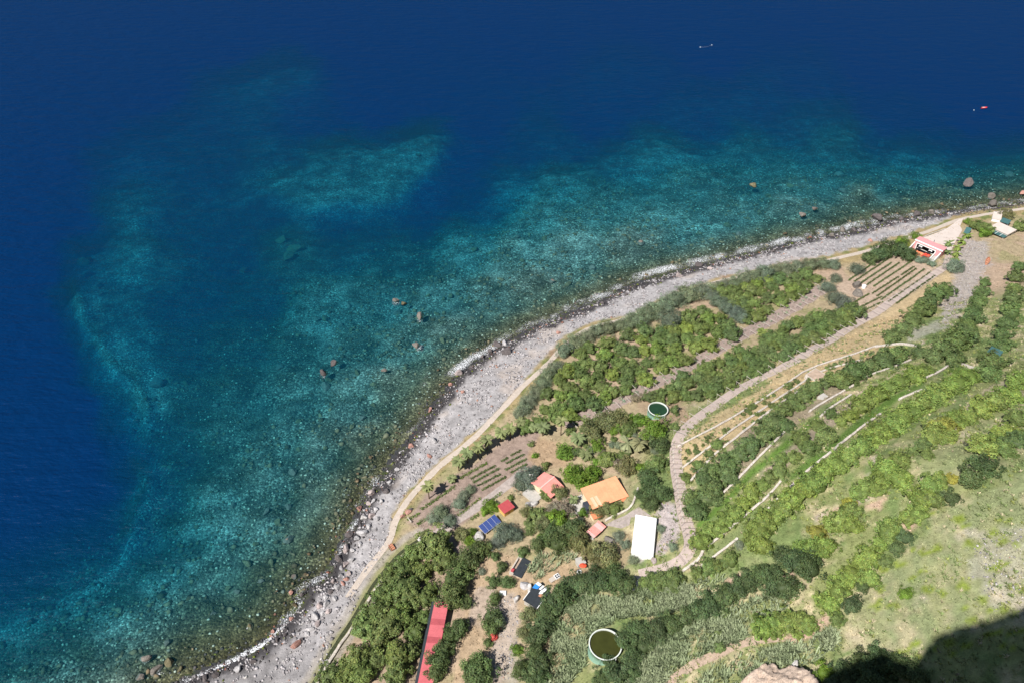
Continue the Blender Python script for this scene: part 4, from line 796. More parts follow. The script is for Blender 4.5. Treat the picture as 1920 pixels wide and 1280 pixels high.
SP_ = [(1814,346,11,'d','big dark rock standing alone in the sea off the paved square'),(1643,410,12,'d','big dark grey rock in the surf below the vineyard'),(1578,432,7,'b','pale brown rock in the surf left of the dark grey rock'),(1527,393,6,'b','small brown rock in the shallows off the vineyard'),(1505,405,8,'b','flat brown rock awash off the vineyard'),(1413,350,7,'o','lone rock far out above the foam line'),(1857,370,8,'b','long brown rock in the sea near the right edge, outer one'),(1860,385,12,'b','long brown rock at the shore near the right edge'),(1916,364,6,'r','reddish rock at the very right edge of the sea'),(787,595,9,'b','big brown rock standing in the bay, right one'),(780,648,8,'b','pale brown rock with foam in the bay'),(742,565,7,'b','rock with white spray in the bay, outermost one'),(757,571,6,'o','flat rock right of the spray rock'),(625,682,8.5,'d','grey rock of the pair in the middle of the bay, upper one'),(605,700,9,'d','grey rock of the pair in the middle of the bay, lower one'),(720,695,6,'b','small brown rock between the bay pair and the shore'),(555,1210,11,'r','big red boulder on the lower left beach'),(566,1200,6,'d','dark boulder beside the big red boulder'),(682,971,8,'w','white boulder at the waterline by the path bend'),(697,967,8,'p','rosy boulder beside the white boulder'),(807,769,6,'r','red boulder on the dark wet shore of the bay'),(805,855,6,'r','reddish boulder under the coastal path verge'),(1047,625,6,'r','orange-red stone on the upper beach by the path'),(897,1006,13,'w','pale grey boulder below the solar panels'),(992,950,13,'w','pale grey rock outcrop right of the red shed'),(1002,945,9,'w','small pale rock of the outcrop by the red shed'),(1146,1016,14,'b','big brown flat-topped rock below the pink hut'),(932,647,9,'d','dark boulder on the beach tip, left one'),(946,645,9,'g','pale boulder on the beach tip'),(950,661,11,'d','dark boulder on the beach tip, lower one'),(860,700,9,'p','rosy boulder at the wet edge of the bay shore'),(812,827,9,'g','big flat grey boulder on the middle beach'),(447,1255,8,'g','flat grey slab at the foam of the lower left beach'),(1605,538,11,'b','brown boulder at the corner of the upper vineyard, upper one'),(1607,553,12,'b','brown boulder at the corner of the upper vineyard, lower one'),(993,1103,9,'w','pale rock beside the blue sheet'),(968,1125,10,'w','pale broken rock left of the black roof'),(985,1098,10,'g','grey rock above the black roof'),(1225,1052,8,'p','pale rock inside the lower promenade bend'),(803,1003,9,'w','pale rock where the low wall meets the gravel road'),(790,1010,8,'w','pale rock on the low wall')]
for u, v, r, c, lab in SP_: boulder(u, v, r, c, lab, 'single boulders', sea=False)
BL = [(634,1047,9,'d'),(650,1030,10,'p'),(660,1032,7,'g'),(590,1155,11,'g'),(582,1180,7,'g'),(547,1160,5,'r'),(644,1094,6,'r'),(632,1101,7,'g'),(627,1122,7,'g'),(600,1135,7,'p'),(612,1132,7,'g'),(615,1147,6,'p'),(655,1075,6,'p'),(650,1085,6,'r'),(640,1080,7,'g'),(545,1111,5,'r'),(565,1115,5,'d'),(512,1184,5,'r'),(770,836,7,'r'),(696,925,9,'p'),(726,922,7,'d'),(674,954,7,'r'),(692,944,6,'p'),(692,987,7,'g'),(655,1002,8,'d'),(680,1000,10,'g'),(668,1010,7,'g'),(660,1050,7,'g'),(648,1058,8,'p'),(640,1065,6,'g'),(620,1110,6,'d'),(625,1090,6,'p'),(605,1150,6,'g'),(595,1170,7,'p'),(575,1190,5,'g'),(610,1120,6,'g'),(705,955,6,'g'),(715,940,6,'g'),(708,972,6,'g'),(730,905,6,'g'),(745,880,6,'g'),(764,960,7,'r'),(770,955,6,'d'),(755,968,6,'r'),(844,721,5,'r'),(868,735,5,'r'),(1205,541,5,'d'),(1175,553,5,'d'),(1272,518,8,'p'),(1310,497,7,'d'),(1130,570,5,'d'),(1095,590,5,'d'),(1330,505,6,'p'),(1450,472,5,'d'),(1560,442,6,'b'),(1630,452,5,'r'),(1720,403,8,'d'),(1745,400,6,'b'),(1690,412,6,'d'),(1600,433,6,'d'),(535,1190,5,'d'),(520,1200,5,'d'),(475,1240,5,'d'),(405,1265,7,'d'),(385,1272,7,'d'),(700,940,6,'g'),(676,1020,6,'g'),(884,690,6,'d'),(905,670,6,'d'),(920,660,7,'d')]
NAMEC = {'g': 'grey', 'd': 'dark', 'r': 'reddish', 'w': 'white', 'b': 'brown', 'p': 'rosy grey', 'o': 'olive'}
cb = {}
for u, v, r, c in sorted(BL, key=lambda q: (-q[1], q[0])):
    zone_ = 'lower left beach' if v > 1040 else 'narrow beach by the path bend' if v > 860 else 'middle beach' if u < 1000 else 'far beach'
    kk = (c, zone_); cb[kk] = cb.get(kk, 0) + 1
    boulder(u, v, r, c, f'{ORD[cb[kk]-1]} {NAMEC[c]} boulder counted upwards on the {zone_}', f'{NAMEC[c]} boulders of the {zone_}')
UW = [(803,556,6),(845,557,9),(858,553,7),(832,562,6),(745,588,9),(770,596,8),(295,722,14),(530,453,13),(550,470,16),(540,485,14),(563,468,10),(460,510,11),(160,493,13),(165,518,10),(185,540,9),(680,785,8),(560,843,7),(625,983,6),(637,901,5),(646,896,4),(550,885,10),(500,960,8),(465,1056,11),(542,1014,12),(510,1055,8),(430,1102,7),(445,1109,6),(316,1204,8),(275,1237,11),(294,1257,12),(320,1243,11),(264,1271,9),(339,1255,6),(469,1175,8),(552,1082,7),(610,727,13),(615,712,8),(700,760,7),(660,800,7),(610,840,7),(540,950,9),(437,948,7),(465,845,6),(560,790,6),(655,575,8),(610,600,9),(595,600,8),(640,610,7),(720,540,7),(690,520,7),(660,620,6),(525,690,9),(640,655,6),(1112,505,8),(1140,500,6),(1065,535,8),(1035,530,7),(1200,458,8),(1290,440,7),(1330,420,7),(1365,425,8),(1385,440,7),(1555,270,7),(1575,330,8),(1580,360,8),(1650,275,9),(1645,300,7),(1440,370,7),(1480,350,7),(1705,345,8),(1890,330,8),(970,445,7),(1020,450,7),(890,470,9),(1260,495,6),(785,293,7),(980,490,6),(880,560,6),(820,590,7),(830,640,7),(700,720,6),(760,690,6),(670,700,7),(480,740,6),(405,760,8),(420,690,6),(350,720,7),(370,640,7),(258,790,6),(480,1020,7),(520,980,8),(490,1090,6),(400,1150,6)]
cu = [0, 0]
for u, v, r in sorted(UW):
    near = v > 640; cu[near] += 1
    boulder(u, v, r, random.choice('oobb'), ORD[cu[near]-1] + (' submerged rock from the left in the lower half of the bay' if near else ' submerged rock from the left in the upper half of the bay'), 'submerged rocks of the lower bay' if near else 'submerged rocks of the upper bay', flat=.6, sink=.25, sea=True, name='submerged_rock')

# ------------------------------------------------------------------ loose stones (too many to count)
def stonefield(name, pts, size, cols, label_col=None, mat='stones', seed=1, sub=1):
    rng = np.random.default_rng(seed); base = np.array([(0,0,1),(.9,0,.15),(.25,.86,.1),(-.75,.5,.2),(-.7,-.55,.1),(.3,-.85,.2),(0,0,-.6)]); f = [(0,1,2),(0,2,3),(0,3,4),(0,4,5),(0,5,1),(6,2,1),(6,3,2),(6,4,3),(6,5,4),(6,1,5)]
    n = len(pts); a = rng.uniform(0, 6.28, n); s = np.minimum(size * rng.lognormal(0, .45, n), size * 1.9); el = rng.uniform(.65, 1.2, (n, 2))
    B = np.repeat(base[None], n, 0) * (1 + .22 * rng.normal(size=(n, 7, 3))); B[:, :, 0] *= el[:, :1]; B[:, :, 1] *= el[:, 1:]; B[:, :, 2] *= .6
    ca, sa = np.cos(a)[:, None], np.sin(a)[:, None]; X = B[:, :, 0] * ca - B[:, :, 1] * sa; Y = B[:, :, 0] * sa + B[:, :, 1] * ca
    V = np.stack([X, Y, B[:, :, 2]], -1) * s[:, None, None] + pts[:, None, :]
    Fq = (np.array(f)[None] + (np.arange(n) * 7)[:, None, None]).reshape(-1, 3)
    c = np.repeat(cols(n, rng), 7, 0); return tag(link(name, np_mesh(name, V.reshape(-1, 3), Fq, M[mat], c)), kind='stuff')
def greys(n, rng):
    k = rng.uniform(.45, 1.4, (n, 1)); c = np.array([.36, .34, .35])[None] * k; r = rng.random(n); c[r < .03] = np.array([.36, .21, .16]); c[r > .95] = np.array([.52, .50, .48]); return c
def scatter(n, cond, seed, x0=-140, x1=420, y0=100, y1=560):
    rng = np.random.default_rng(seed); x = rng.uniform(x0, x1, n); y = rng.uniform(y0, y1, n); h, d, dep, br = height(x, y); u, v = project(np.stack([x, y, h], -1)); m = cond(x, y, h, d, u, v, br, rng); return np.stack([x, y, h], -1)[m], d[m]
def onbeach(x, y, h, d, u, v, br, rng):
    s = polydist(u, v, np.array(VERGE, float), True); cl = fbm(x / 5, y / 5, 81)
    return (d > -1) & (s > 2) & (d < 70) & (rng.random(x.size) < .15 + 1.6 * sstep(.45, .65, cl)) & (u > 300) & (u < 1990)
pts, _ = scatter(260000, onbeach, 5); pts[:, 2] += .05
stonefield('beach_stones', pts[:27000], .46, greys, seed=6)
def wetband(x, y, h, d, u, v, br, rng): return (d > -9) & (d < 7) & (rng.random(x.size) < np.interp(d, [-9, -3, 2, 7], [.2, .6, 1, .2])) & (u > 250) & (u < 1990)
def wets(n, rng):
    c = np.array([.075, .068, .07])[None] * rng.uniform(.5, 1.7, (n, 1)); r = rng.random(n); c[r < .10] = np.array([.13, .16, .03]); c[r > .96] = np.array([.24, .11, .08]); return c
pts, _ = scatter(130000, wetband, 8); stonefield('tideline_stones', pts[:9000], .5, wets, seed=9)
def onbed(x, y, h, d, u, v, br, rng): return (d < -5) & (d > -140) & (rng.random(x.size) < .25 + .75 * br) & (u > -60) & (u < 1990) & (v < 1320)
def beds(n, rng):
    k = rng.random((n, 1)); return np.where(k < .65, np.array([.10, .095, .06])[None], np.array([.36, .38, .32])[None]) * rng.uniform(.5, 1.4, (n, 1))
pts, _ = scatter(90000, onbed, 11, -260, 420, 110, 560); stonefield('seabed_stones', pts[:21000], .50, beds, seed=12)
def bigbed(x, y, h, d, u, v, br, rng): return (d < -6) & (d > -150) & (rng.random(x.size) < sstep(.42, .62, fbm(x / 16, y / 16, 121)) * (.2 + br)) & (u > -40) & (u < 1990) & (v < 1320)
def browns(n, rng): return np.array([.17, .135, .085])[None] * rng.uniform(.45, 1.5, (n, 1))
pts, _ = scatter(36000, bigbed, 17, -260, 420, 110, 560); stonefield('seabed_rocks', pts[:2800], 1.0, browns, seed=18)
def skerry(x, y, h, d, u, v, br, rng): return (d < -2) & (d > -14) & (rng.random(x.size) < sstep(.5, .66, fbm(x / 11, y / 11, 123))) & (u > 200) & (u < 1990) & (v < 1320)
pts, _ = scatter(16000, skerry, 19, -160, 420, 110, 560); pts[:, 2] = np.maximum(pts[:, 2] + .25, -.25); stonefield('shallow_rocks', pts[:700], .85, browns, seed=20)
def scree(x, y, h, d, u, v, br, rng):
    k = np.zeros(x.size, bool)
    for P in ([(1805,445),(1850,455),(1860,490),(1835,530),(1810,575),(1770,610),(1765,570),(1790,520),(1790,480)], [(1830,1000),(1920,990),(1920,1145),(1860,1130),(1820,1080)], [(925,1130),(960,1110),(975,1150),(965,1285),(920,1285)], [(1180,1040),(1240,1040),(1275,1010),(1275,950),(1240,930),(1230,960),(1240,1010),(1200,1060)]): k |= inpoly(u, v, P)
    return k & (rng.random(x.size) < .6)
pts, _ = scatter(160000, scree, 14, -20, 360, 90, 480); pts = pts[:4500]; stonefield('scree_stones', pts, .30, greys, seed=15)

# ------------------------------------------------------------------ grass, reeds (stuff)
def tufts(name, pts, size, colf, seed, blades=5, lean=.5, width=.10):
    rng = np.random.default_rng(seed); n = len(pts); Vs = []; Cs = []
    col0 = colf(pts, rng)
    for b in range(blades):
        a = rng.uniform(0, 6.28, n); L_ = size * rng.uniform(.6, 1.25, n); l = lean * rng.uniform(.4, 1.4, n)
        d0 = np.stack([np.cos(a), np.sin(a)], -1); o = d0 * rng.uniform(0, .45, (n, 1)) * size * .6; sd_ = np.stack([-np.sin(a), np.cos(a)], -1) * (width * size)
        b0 = pts.copy(); b0[:, :2] += o; m = b0.copy(); m[:, :2] += d0 * (l * L_ * .4)[:, None]; m[:, 2] += L_ * .62; t = b0.copy(); t[:, :2] += d0 * (l * L_)[:, None]; t[:, 2] += L_ * (1 - .3 * l)
        z = np.zeros((n, 1)); s3 = np.hstack([sd_, z]); Vs.append(np.stack([b0 - s3 * .6, b0 + s3 * .6, m + s3, m - s3, t], 1)); k = rng.uniform(.75, 1.3, (n, 1)); Cs.append(np.repeat((col0 * k)[:, None], 5, 1))
    V = np.concatenate(Vs).reshape(-1, 3); C_ = np.concatenate(Cs).reshape(-1, 3); m = len(V) // 5; i = np.arange(m)[:, None] * 5
    Fq = np.concatenate([i + np.array([0, 1, 2]), i + np.array([0, 2, 3]), i + np.array([3, 2, 4])]); return tag(link(name, np_mesh(name, V, Fq, M['leaf'], C_)), kind='stuff')
def groundcol(p, rng):
    h, d, _, _ = height(p[:, 0], p[:, 1]); u, v = project(p); return zone_colours(p[:, 0], p[:, 1], d, u, v) * rng.uniform(.6, 1.45, (len(p), 1)) * (.75 + .5 * fbm(p[:, 0] / 1.5, p[:, 1] / 1.5, 131)[:, None])
REED = [[(1050,1145),(1100,1120),(1160,1125),(1185,1112),(1200,1100),(1290,1100),(1350,1078),(1360,1095),(1280,1145),(1160,1165),(1120,1178),(1098,1200),(1095,1250),(1060,1290),(1020,1290),(1035,1200)],[(1185,1270),(1240,1205),(1330,1160),(1430,1118),(1490,1105),(1480,1140),(1430,1160),(1400,1200),(1330,1222),(1260,1262),(1230,1295),(1180,1295)],[(1300,1295),(1340,1245),(1440,1220),(1480,1210),(1560,1180),(1575,1200),(1530,1240),(1450,1260),(1400,1295)],[(985,1072),(1010,1042),(1060,1034),(1080,1048),(1040,1066),(1003,1090)]]
def inreed(x, y, h, d, u, v, br, rng):
    k = np.zeros(x.size, bool)
    for P in REED: k |= inpoly(u, v, P)
    return k & (rng.random(x.size) < .10 + 1.1 * sstep(.40, .60, fbm(x / 6, y / 6, 91)))
def reedcol(p, rng):
    k = fbm(p[:, 0] / 6, p[:, 1] / 6, 95)[:, None]; return np.array([.155, .205, .105])[None] * (1 - k) * 1.3 + np.array([.27, .30, .19])[None] * k * 1.3
pts, _ = scatter(200000, inreed, 21, -10, 170, 70, 260); tufts('reeds', pts[:11000], 2.3, reedcol, 22, 4, .55, .07)
def onslope(x, y, h, d, u, v, br, rng): return (d > 100) & (u > 1180) & (u < 1960) & (v > 560) & (v < 1310) & (rng.random(x.size) < .25 + 1.2 * sstep(.42, .62, fbm(x / 8, y / 8, 97)))
def slopecol(p, rng):
    x, y = p[:, 0], p[:, 1]; al = (x * .78 + y * .626); ac = x * .626 - y * .78; k = sstep(.42, .60, .5 * fbm(x / 7, y / 7, 99) + .5 * fbm(al / 16, ac / 3.5, 103))[:, None]
    return np.array([.42, .36, .22])[None] * k + np.array([.16, .215, .07])[None] * (1 - k)
pts, _ = scatter(190000, onslope, 23, 0, 420, 70, 480); tufts('hillside_grass', pts[:46000], .55, groundcol, 24, 4, .9, .17)
def scrubcol(p, rng):
    r = rng.random((len(p), 1)); return np.where(r < .55, np.array([.17, .225, .085]), np.where(r < .8, np.array([.24, .27, .08]), np.array([.42, .37, .24]))) * rng.uniform(.7, 1.3, (len(p), 1))
def onscrub(x, y, h, d, u, v, br, rng): return (d > 105) & (u > 1200) & (u < 1960) & (v > 560) & (v < 1310) & (rng.random(x.size) < 1.5 * sstep(.46, .64, .5 * fbm(x / 6, y / 6, 141) + .5 * fbm((x * .78 + y * .626) / 14, d / 3, 143)))
pts, _ = scatter(60000, onscrub, 31, 0, 420, 70, 480); tufts('hillside_scrub', pts[:5000], .8, scrubcol, 32, 8, 1.0, .17)
def onverge(x, y, h, d, u, v, br, rng):
    pd = polydist(u, v, np.array(PATHC, float)); s = polydist(u, v, np.array(VERGE, float), True); return (d > 5) & (d < 75) & (pd > 4) & (pd < 17) & (s < -1) & (rng.random(x.size) < .8)
def vergecol(p, rng):
    k = sstep(.4, .6, fbm(p[:, 0] / 6, p[:, 1] / 6, 107))[:, None]; return np.array([.36, .29, .16])[None] * k + np.array([.18, .20, .075])[None] * (1 - k)
pts, _ = scatter(90000, onverge, 25); tufts('verge_grass', pts[:6000], .5, groundcol, 26, 4, .9, .16)
def onflat(x, y, h, d, u, v, br, rng): return (d > 25) & (d < 115) & (u > 620) & (v < 1300) & (polydist(u, v, np.array(PATHC, float)) > 6) & (polydist(u, v, np.array(WALK, float)) > 16) & (polydist(u, v, np.array(STRIP, float)) > 14) & (polydist(u, v, np.array(ROAD, float)) > 12) & (rng.random(x.size) < 1.3 * sstep(.5, .62, fbm(x / 7, y / 7, 109)))
pts, _ = scatter(100000, onflat, 27); tufts('orchard_grass', pts[:9000], .5, groundcol, 28, 4, .9, .16)
#__THINGS__
# ------------------------------------------------------------------ buildings and other built things
def rect(px, h):
    """px: four roof corners p0..p3 (p0-p1 along local x). Returns ground centre, angle, lengths"""
    P = np.array([hit(u, v, h)[0][:2] for u, v in px]); c = P.mean(0); ex = (P[1] - P[0]) + (P[2] - P[3]); ey = (P[3] - P[0]) + (P[2] - P[1])
    a = math.atan2(ex[1], ex[0]); lx = np.linalg.norm(ex) / 2; ca, sa = math.cos(a), math.sin(a); ly = abs(-sa * ey[0] + ca * ey[1]) / 2
    sgn = 1 if (-sa * ey[0] + ca * ey[1]) > 0 else -1
    return c, a, lx, ly, sgn
def base_z(c, lx, ly): return min(H(c[0] + i * lx * .4, c[1] + j * ly * .4) for i in (-1, 0, 1) for j in (-1, 0, 1))
def slab(o, name, x0, x1, y0, y1, zfun, th, mat):
    poly = [(x0, y0), (x1, y0), (x1, y1), (x0, y1)]; z = [zfun(*p) for p in poly]; return prism(o, name, poly, z, [q + th for q in z], mat)
# white flat-roofed building
c, a, lx, ly, s = rect([(1182,969),(1222,967),(1236,1036),(1192,1038)], 4.2); z = H(*c) - .2
o = thing('white_building', 'long white flat-roofed building inside the promenade bend', 'building', (c[0], c[1], z), a)
box(o, 'wall', (-lx/2+.3, -ly/2+.3, -1.5), (lx/2-.3, ly/2-.3, 4.1), M['whitewall'])
rf = slab(o, 'roof', -lx/2, lx/2, -ly/2, ly/2, lambda x, y: 4.1, .3, M['white'])
for i in range(1, 6): box(rf, 'roof_seam', (-lx/2+.05, -ly/2 + ly*i/6-.04, 4.40), (lx/2-.05, -ly/2 + ly*i/6+.04, 4.43), M['white'])
box(o, 'gutter', (lx/2, -ly/2, 4.0), (lx/2+.18, ly/2, 4.2), M['steel'])
for i in range(4): box(o, 'window', (lx/2-.32, -ly/2+2+i*ly/4.6, 1.6), (lx/2-.26, -ly/2+3.4+i*ly/4.6, 2.9), M['glass'])
box(o, 'door', (-lx/2+1.5, s*(ly/2-.30)-.04, -.2), (-lx/2+2.7, s*(ly/2-.30)+.04, 2.2), M['gwood'])
# orange-roofed house
c, a, lx, ly, s = rect([(1086,927),(1153,892),(1182,921),(1112,954)], 3.6); z = H(*c)
o = thing('orange_house', 'house with a broad orange roof and two pale roof strips', 'house', (c[0], c[1], z), a)
zr = lambda x, y: 4.2 + .06 * (y * -s)
box(o, 'wall', (-lx/2+1, -ly/2+.9, -1.5), (lx/2-1, ly/2-.9, 3.75), M['cream'])
rf = slab(o, 'roof', -lx/2, lx/2, -ly/2, ly/2, zr, .22, M['orange'])
for i, x0 in enumerate((.09, .20)):
    slab(rf, 'roof_light_strip', -lx/2+lx*x0, -lx/2+lx*x0+1.3, (s*ly/2*.05), s*ly/2*.9, lambda x, y: zr(x, y)+.225, .03, M['stripe'])
for i in range(1, 9): slab(rf, 'roof_rib', -lx/2+lx*i/9-.05, -lx/2+lx*i/9+.05, -ly/2+.05, ly/2-.05, lambda x, y: zr(x, y)+.22, .06, M['orange'])
yf = s * (ly/2-.9)
for i in range(4): box(o, 'window', (-lx/2+lx*(.38+.12*i), yf-.05, .9), (-lx/2+lx*(.38+.12*i)+1.2, yf+.05, 2.3), M['glass'])
box(o, 'door', (-lx/2+lx*.30, yf-.06, 0), (-lx/2+lx*.30+1.1, yf+.06, 2.2), M['dark'])
an = box(o, 'annex_wall', (lx/2-3.2, s*ly/2-2.2 if s>0 else -ly/2-1.6, -1.5), (lx/2-.2, s*ly/2+1.6 if s>0 else -ly/2+2.2, 3.0), M['cream'])
slab(o, 'annex_roof', lx/2-3.5, lx/2+.6, min(s*(ly/2-.2), s*(ly/2+2.2)), max(s*(ly/2-.2), s*(ly/2+2.2)), lambda x, y: 3.4-.25*abs(y*s-ly/2), .2, M['orange2'])
box(o, 'porch_glazing', (-lx/2-1.6, min(0, s*ly*.35), -1), (-lx/2+.6, max(0, s*ly*.35), 2.9), M['glass'])
slab(o, 'porch_roof', -lx/2-1.2, -lx/2+3.0, min(s*ly*.48, s*ly*.80), max(s*ly*.48, s*ly*.80), lambda x, y: 2.9-.12*abs(y), .18, M['orange2'])
box(o, 'porch_wall', (-lx/2-.8, min(s*ly*.5, s*ly*.76), -1.5), (-lx/2+2.6, max(s*ly*.5, s*ly*.76), 1.9), M['cream'])
# salmon-roofed house with a ridge
c, a, lx, ly, s = rect([(995,909),(1021,885),(1058,908),(1033,929)], 3.8); z = H(*c)
o = thing('salmon_house', 'salmon-roofed gabled house beside the big grey-blue tree', 'house', (c[0], c[1], z), a)
box(o, 'wall', (-lx/2+.8, -ly/2+.8, -1.5), (lx/2-.8, ly/2-.8, 3.3), M['cream'])
zg = lambda x, y: 5.2 - .30 * abs(y)
for k in (-1, 1): slab(o, 'roof_slope', -lx/2, lx/2, min(0, k*ly/2), max(0, k*ly/2), lambda x, y: zg(x, y), .2, M['salmon'])
box(o, 'ridge_cap', (-lx/2-.05, -.28, 5.36), (lx/2+.05, .28, 5.52), M['ridge'])
for k in (-1, 1): prism(o, 'gable', [(k*(lx/2-.9)-.1, -ly/2+.9), (k*(lx/2-.9)+.1, -ly/2+.9), (k*(lx/2-.9)+.1, ly/2-.9), (k*(lx/2-.9)-.1, ly/2-.9)], 3.0, 3.6, M['cream'])
for i in range(3): box(o, 'window', (-lx/2+2+i*3, s*(ly/2-.8)-.05, 1), (-lx/2+3.2+i*3, s*(ly/2-.8)+.05, 2.2), M['glass'])
box(o, 'door', (-lx/2+.72, -.5, 0), (-lx/2+.84, .5, 2.1), M['wood'])
box(o, 'terrace', (-lx/2-4.5, -ly*.1, -1.2), (-lx/2+.5, ly*.55, .25), M['concrete'])
# red shed
c, a, lx, ly, s = rect([(932,950),(951,936),(967,949),(946,961)], 3.0); z = H(*c)
o = thing('red_shed', 'small shed with a dark red sloping roof above the solar panels', 'shed', (c[0], c[1], z), a)
box(o, 'wall', (-lx/2+.4, -ly/2+.4, -1), (lx/2-.4, ly/2-.4, 2.7), surf('ochre_wall', (.62, .40, .14), .9, .1, 1))
rf = slab(o, 'roof', -lx/2, lx/2, -ly/2, ly/2, lambda x, y: 3.0 + .05*x, .16, M['red'])
for i in range(1, 6): slab(rf, 'roof_rib', -lx/2+lx*i/6-.05, -lx/2+lx*i/6+.05, -ly/2+.05, ly/2-.05, lambda x, y: 3.16 + .05*x, .07, M['red'])
box(o, 'door', (-.5, s*(ly/2-.4)-.05, 0), (.5, s*(ly/2-.4)+.05, 2), M['wood'])
# pink hut
c, a, lx, ly, s = rect([(1101,999),(1123,974),(1137,985),(1112,1006)], 2.8); z = H(*c)
o = thing('pink_hut', 'small hut with a patched pink roof left of the white building', 'hut', (c[0], c[1], z), a)
box(o, 'wall', (-lx/2+.4, -ly/2+.4, -1), (lx/2-.4, ly/2-.4, 2.5), M['concrete'])
n = 7
for i in range(n): slab(o, 'roof_sheet', -lx/2+lx*i/n, -lx/2+lx*(i+1)/n-.04, -ly/2-random.random()*.2, ly/2+random.random()*.2, lambda x, y: 2.7+.04*x+.02*(i % 2), .12, M['pinkpale'] if i in (0, 4, 5) else M['salmon'])
box(o, 'door', (-.5, s*(ly/2-.4)-.05, 0), (.5, s*(ly/2-.4)+.05, 1.9), M['dark'])
# long red roof
c, a, lx, ly, s = rect([(828,1129),(854,1131),(791,1312),(762,1312)], 3.0); z = H(*c)
o = thing('long_shed', 'very long narrow shed with a bright red sheet roof', 'shed', (c[0], c[1], z), a)
box(o, 'wall', (-lx/2+.4, -ly/2+.4, -2), (lx/2-.4, ly/2-.4, 2.6), M['concrete'])
n = 16; dk = {2, 5} if s < 0 else {n-3, n-6}
for i in range(n):
    y0, y1 = -ly/2+ly*i/n, -ly/2+ly*(i+1)/n
    j = i if s > 0 else n-1-i
    slab(o, 'roof_sheet', -lx/2, lx/2, y0, y1-.03, lambda x, y: 2.8+.05*x+.012*(i % 3), .1, M['pinkred2'] if j in (3, 6) else M['pinkred'])
slab(o, 'dark_side_panel', -lx/2-1.15, -lx/2-.03, -ly/2, ly/2, lambda x, y: 2.55+.35*(x+lx/2), .08, M['black'])
for i in range(6): box(o, 'post', (-lx/2-1.1, -ly/2+.5+i*(ly-1)/5.2, -1.5), (-lx/2-.95, -ly/2+.65+i*(ly-1)/5.2, 2.2), M['gwood'])
# solar array
c, a, lx, ly, s = rect([(895,989),(927,966),(940,974),(911,999)], 1.8); z = H(*c)
o = thing('solar_array', 'tilted blue solar array of four modules beside the pale boulder', 'solar panel', (c[0], c[1], z), a)
zs = lambda x, y: 1.9 - .22*y*s
fr = slab(o, 'frame', -lx/2, lx/2, -ly/2, ly/2, lambda x, y: zs(x, y)-.1, .08, M['panelframe'])
for i in range(4):
    m_ = slab(o, 'module', -lx/2+lx*i/4+.07, -lx/2+lx*(i+1)/4-.07, -ly/2+.06, ly/2-.06, zs, .05, M['pv'])
for i in (-1, 1):
    for j in (-1, 1): box(o, 'leg', (i*lx*.4-.08, j*ly*.38-.08, -1), (i*lx*.4+.08, j*ly*.38+.08, zs(0, j*ly*.38)-.15), M['steel'])
# water tanks
def tank(u, v, r, hgt, label, wm, cw):
    _, t = hit(u, v); rm = r*mpp(t); p, t = hit(u, v, hgt); o = thing('water_tank', label, 'tank', (p[0], p[1], H(p[0], p[1])))
    n = 40; V = []; Fc = []
    prof = [(rm+.12, -2.0), (rm, hgt*.3), (rm, hgt-.15), (rm+.06, hgt-.15)]
    for q, zz in prof: V += [(q*math.cos(2*math.pi*i/n), q*math.sin(2*math.pi*i/n), zz) for i in range(n)]
    for k in range(len(prof)-1): Fc += [[k*n+i, k*n+(i+1) % n, (k+1)*n+(i+1) % n, (k+1)*n+i] for i in range(n)]
    link('wall', py_mesh('wall', V, Fc, cw, True), o)
    V = []; Fc = []; prof = [(rm+.16, hgt-.16), (rm+.16, hgt+.04), (rm-.22, hgt+.04), (rm-.22, hgt-1.6)]
    for q, zz in prof: V += [(q*math.cos(2*math.pi*i/n), q*math.sin(2*math.pi*i/n), zz) for i in range(n)]
    for k in range(3): Fc += [[k*n+i, k*n+(i+1) % n, (k+1)*n+(i+1) % n, (k+1)*n+i] for i in range(n)]
    link('rim', py_mesh('rim', V, Fc, M['tankrim']), o)
    V = [((rm-.2)*math.cos(2*math.pi*i/n), (rm-.2)*math.sin(2*math.pi*i/n), hgt-.55) for i in range(n)]
    link('water', py_mesh('water', V, [list(range(n))], wm), o)
    tube(o, 'pipe', (rm*.55, -rm*.95, -.5), (rm*.55, -rm*.95, hgt+.25), .14, .14, M['tankrim'], 8)
    for i in range(8):
        a_ = 2*math.pi*(i+.5)/8; box(o, 'buttress', (rm*math.cos(a_)-.15, rm*math.sin(a_)-.15, -2), (rm*math.cos(a_)+.15, rm*math.sin(a_)+.15, hgt*.8), cw)
    return o
tank(1135, 1207, 27.5, 4.2, 'big round green water tank full of olive water among the reeds', M['tankwater'], M['tank'])
tank(1234, 766, 17.5, 3.6, 'small round green water tank beside the promenade', M['tankwater2'], M['tank'])
# cable car station
A_, B_ = hit(1724, 447, 6.6)[0][:2], hit(1773, 464, 6.6)[0][:2]; W_ = float(np.linalg.norm(B_ - A_)); a = math.atan2(*(B_ - A_)[::-1]) * .9; z = H(*((A_ + B_) / 2)) + .1
o = thing('cable_car_station', 'pink-roofed cable car station with an open orange-floored bay', 'station', (A_[0], A_[1], z), a)   # local y<0 faces the camera
Hh = 6.4; YR = -5.6; YB = -15.5
box(o, 'floor', (0, YB, -3), (W_, 0, .25), M['floor_orange'])
box(o, 'rear_wall', (0, -.4, .25), (W_, 0, Hh), M['rosy']); box(o, 'side_wall', (-.02, YR, .25), (.5, -.42, Hh-.02), M['rosy']); box(o, 'side_wall', (W_-.5, YR, .25), (W_+.02, -.42, Hh-.02), M['rosy'])
rf = box(o, 'roof', (-.4, YR+.3, Hh), (W_+.4, .5, Hh+.3), M['rosy'])
box(rf, 'parapet_trim', (-.5, YR-.25, Hh-.1), (W_+.5, YR+.3, Hh+.5), M['whitewall'])
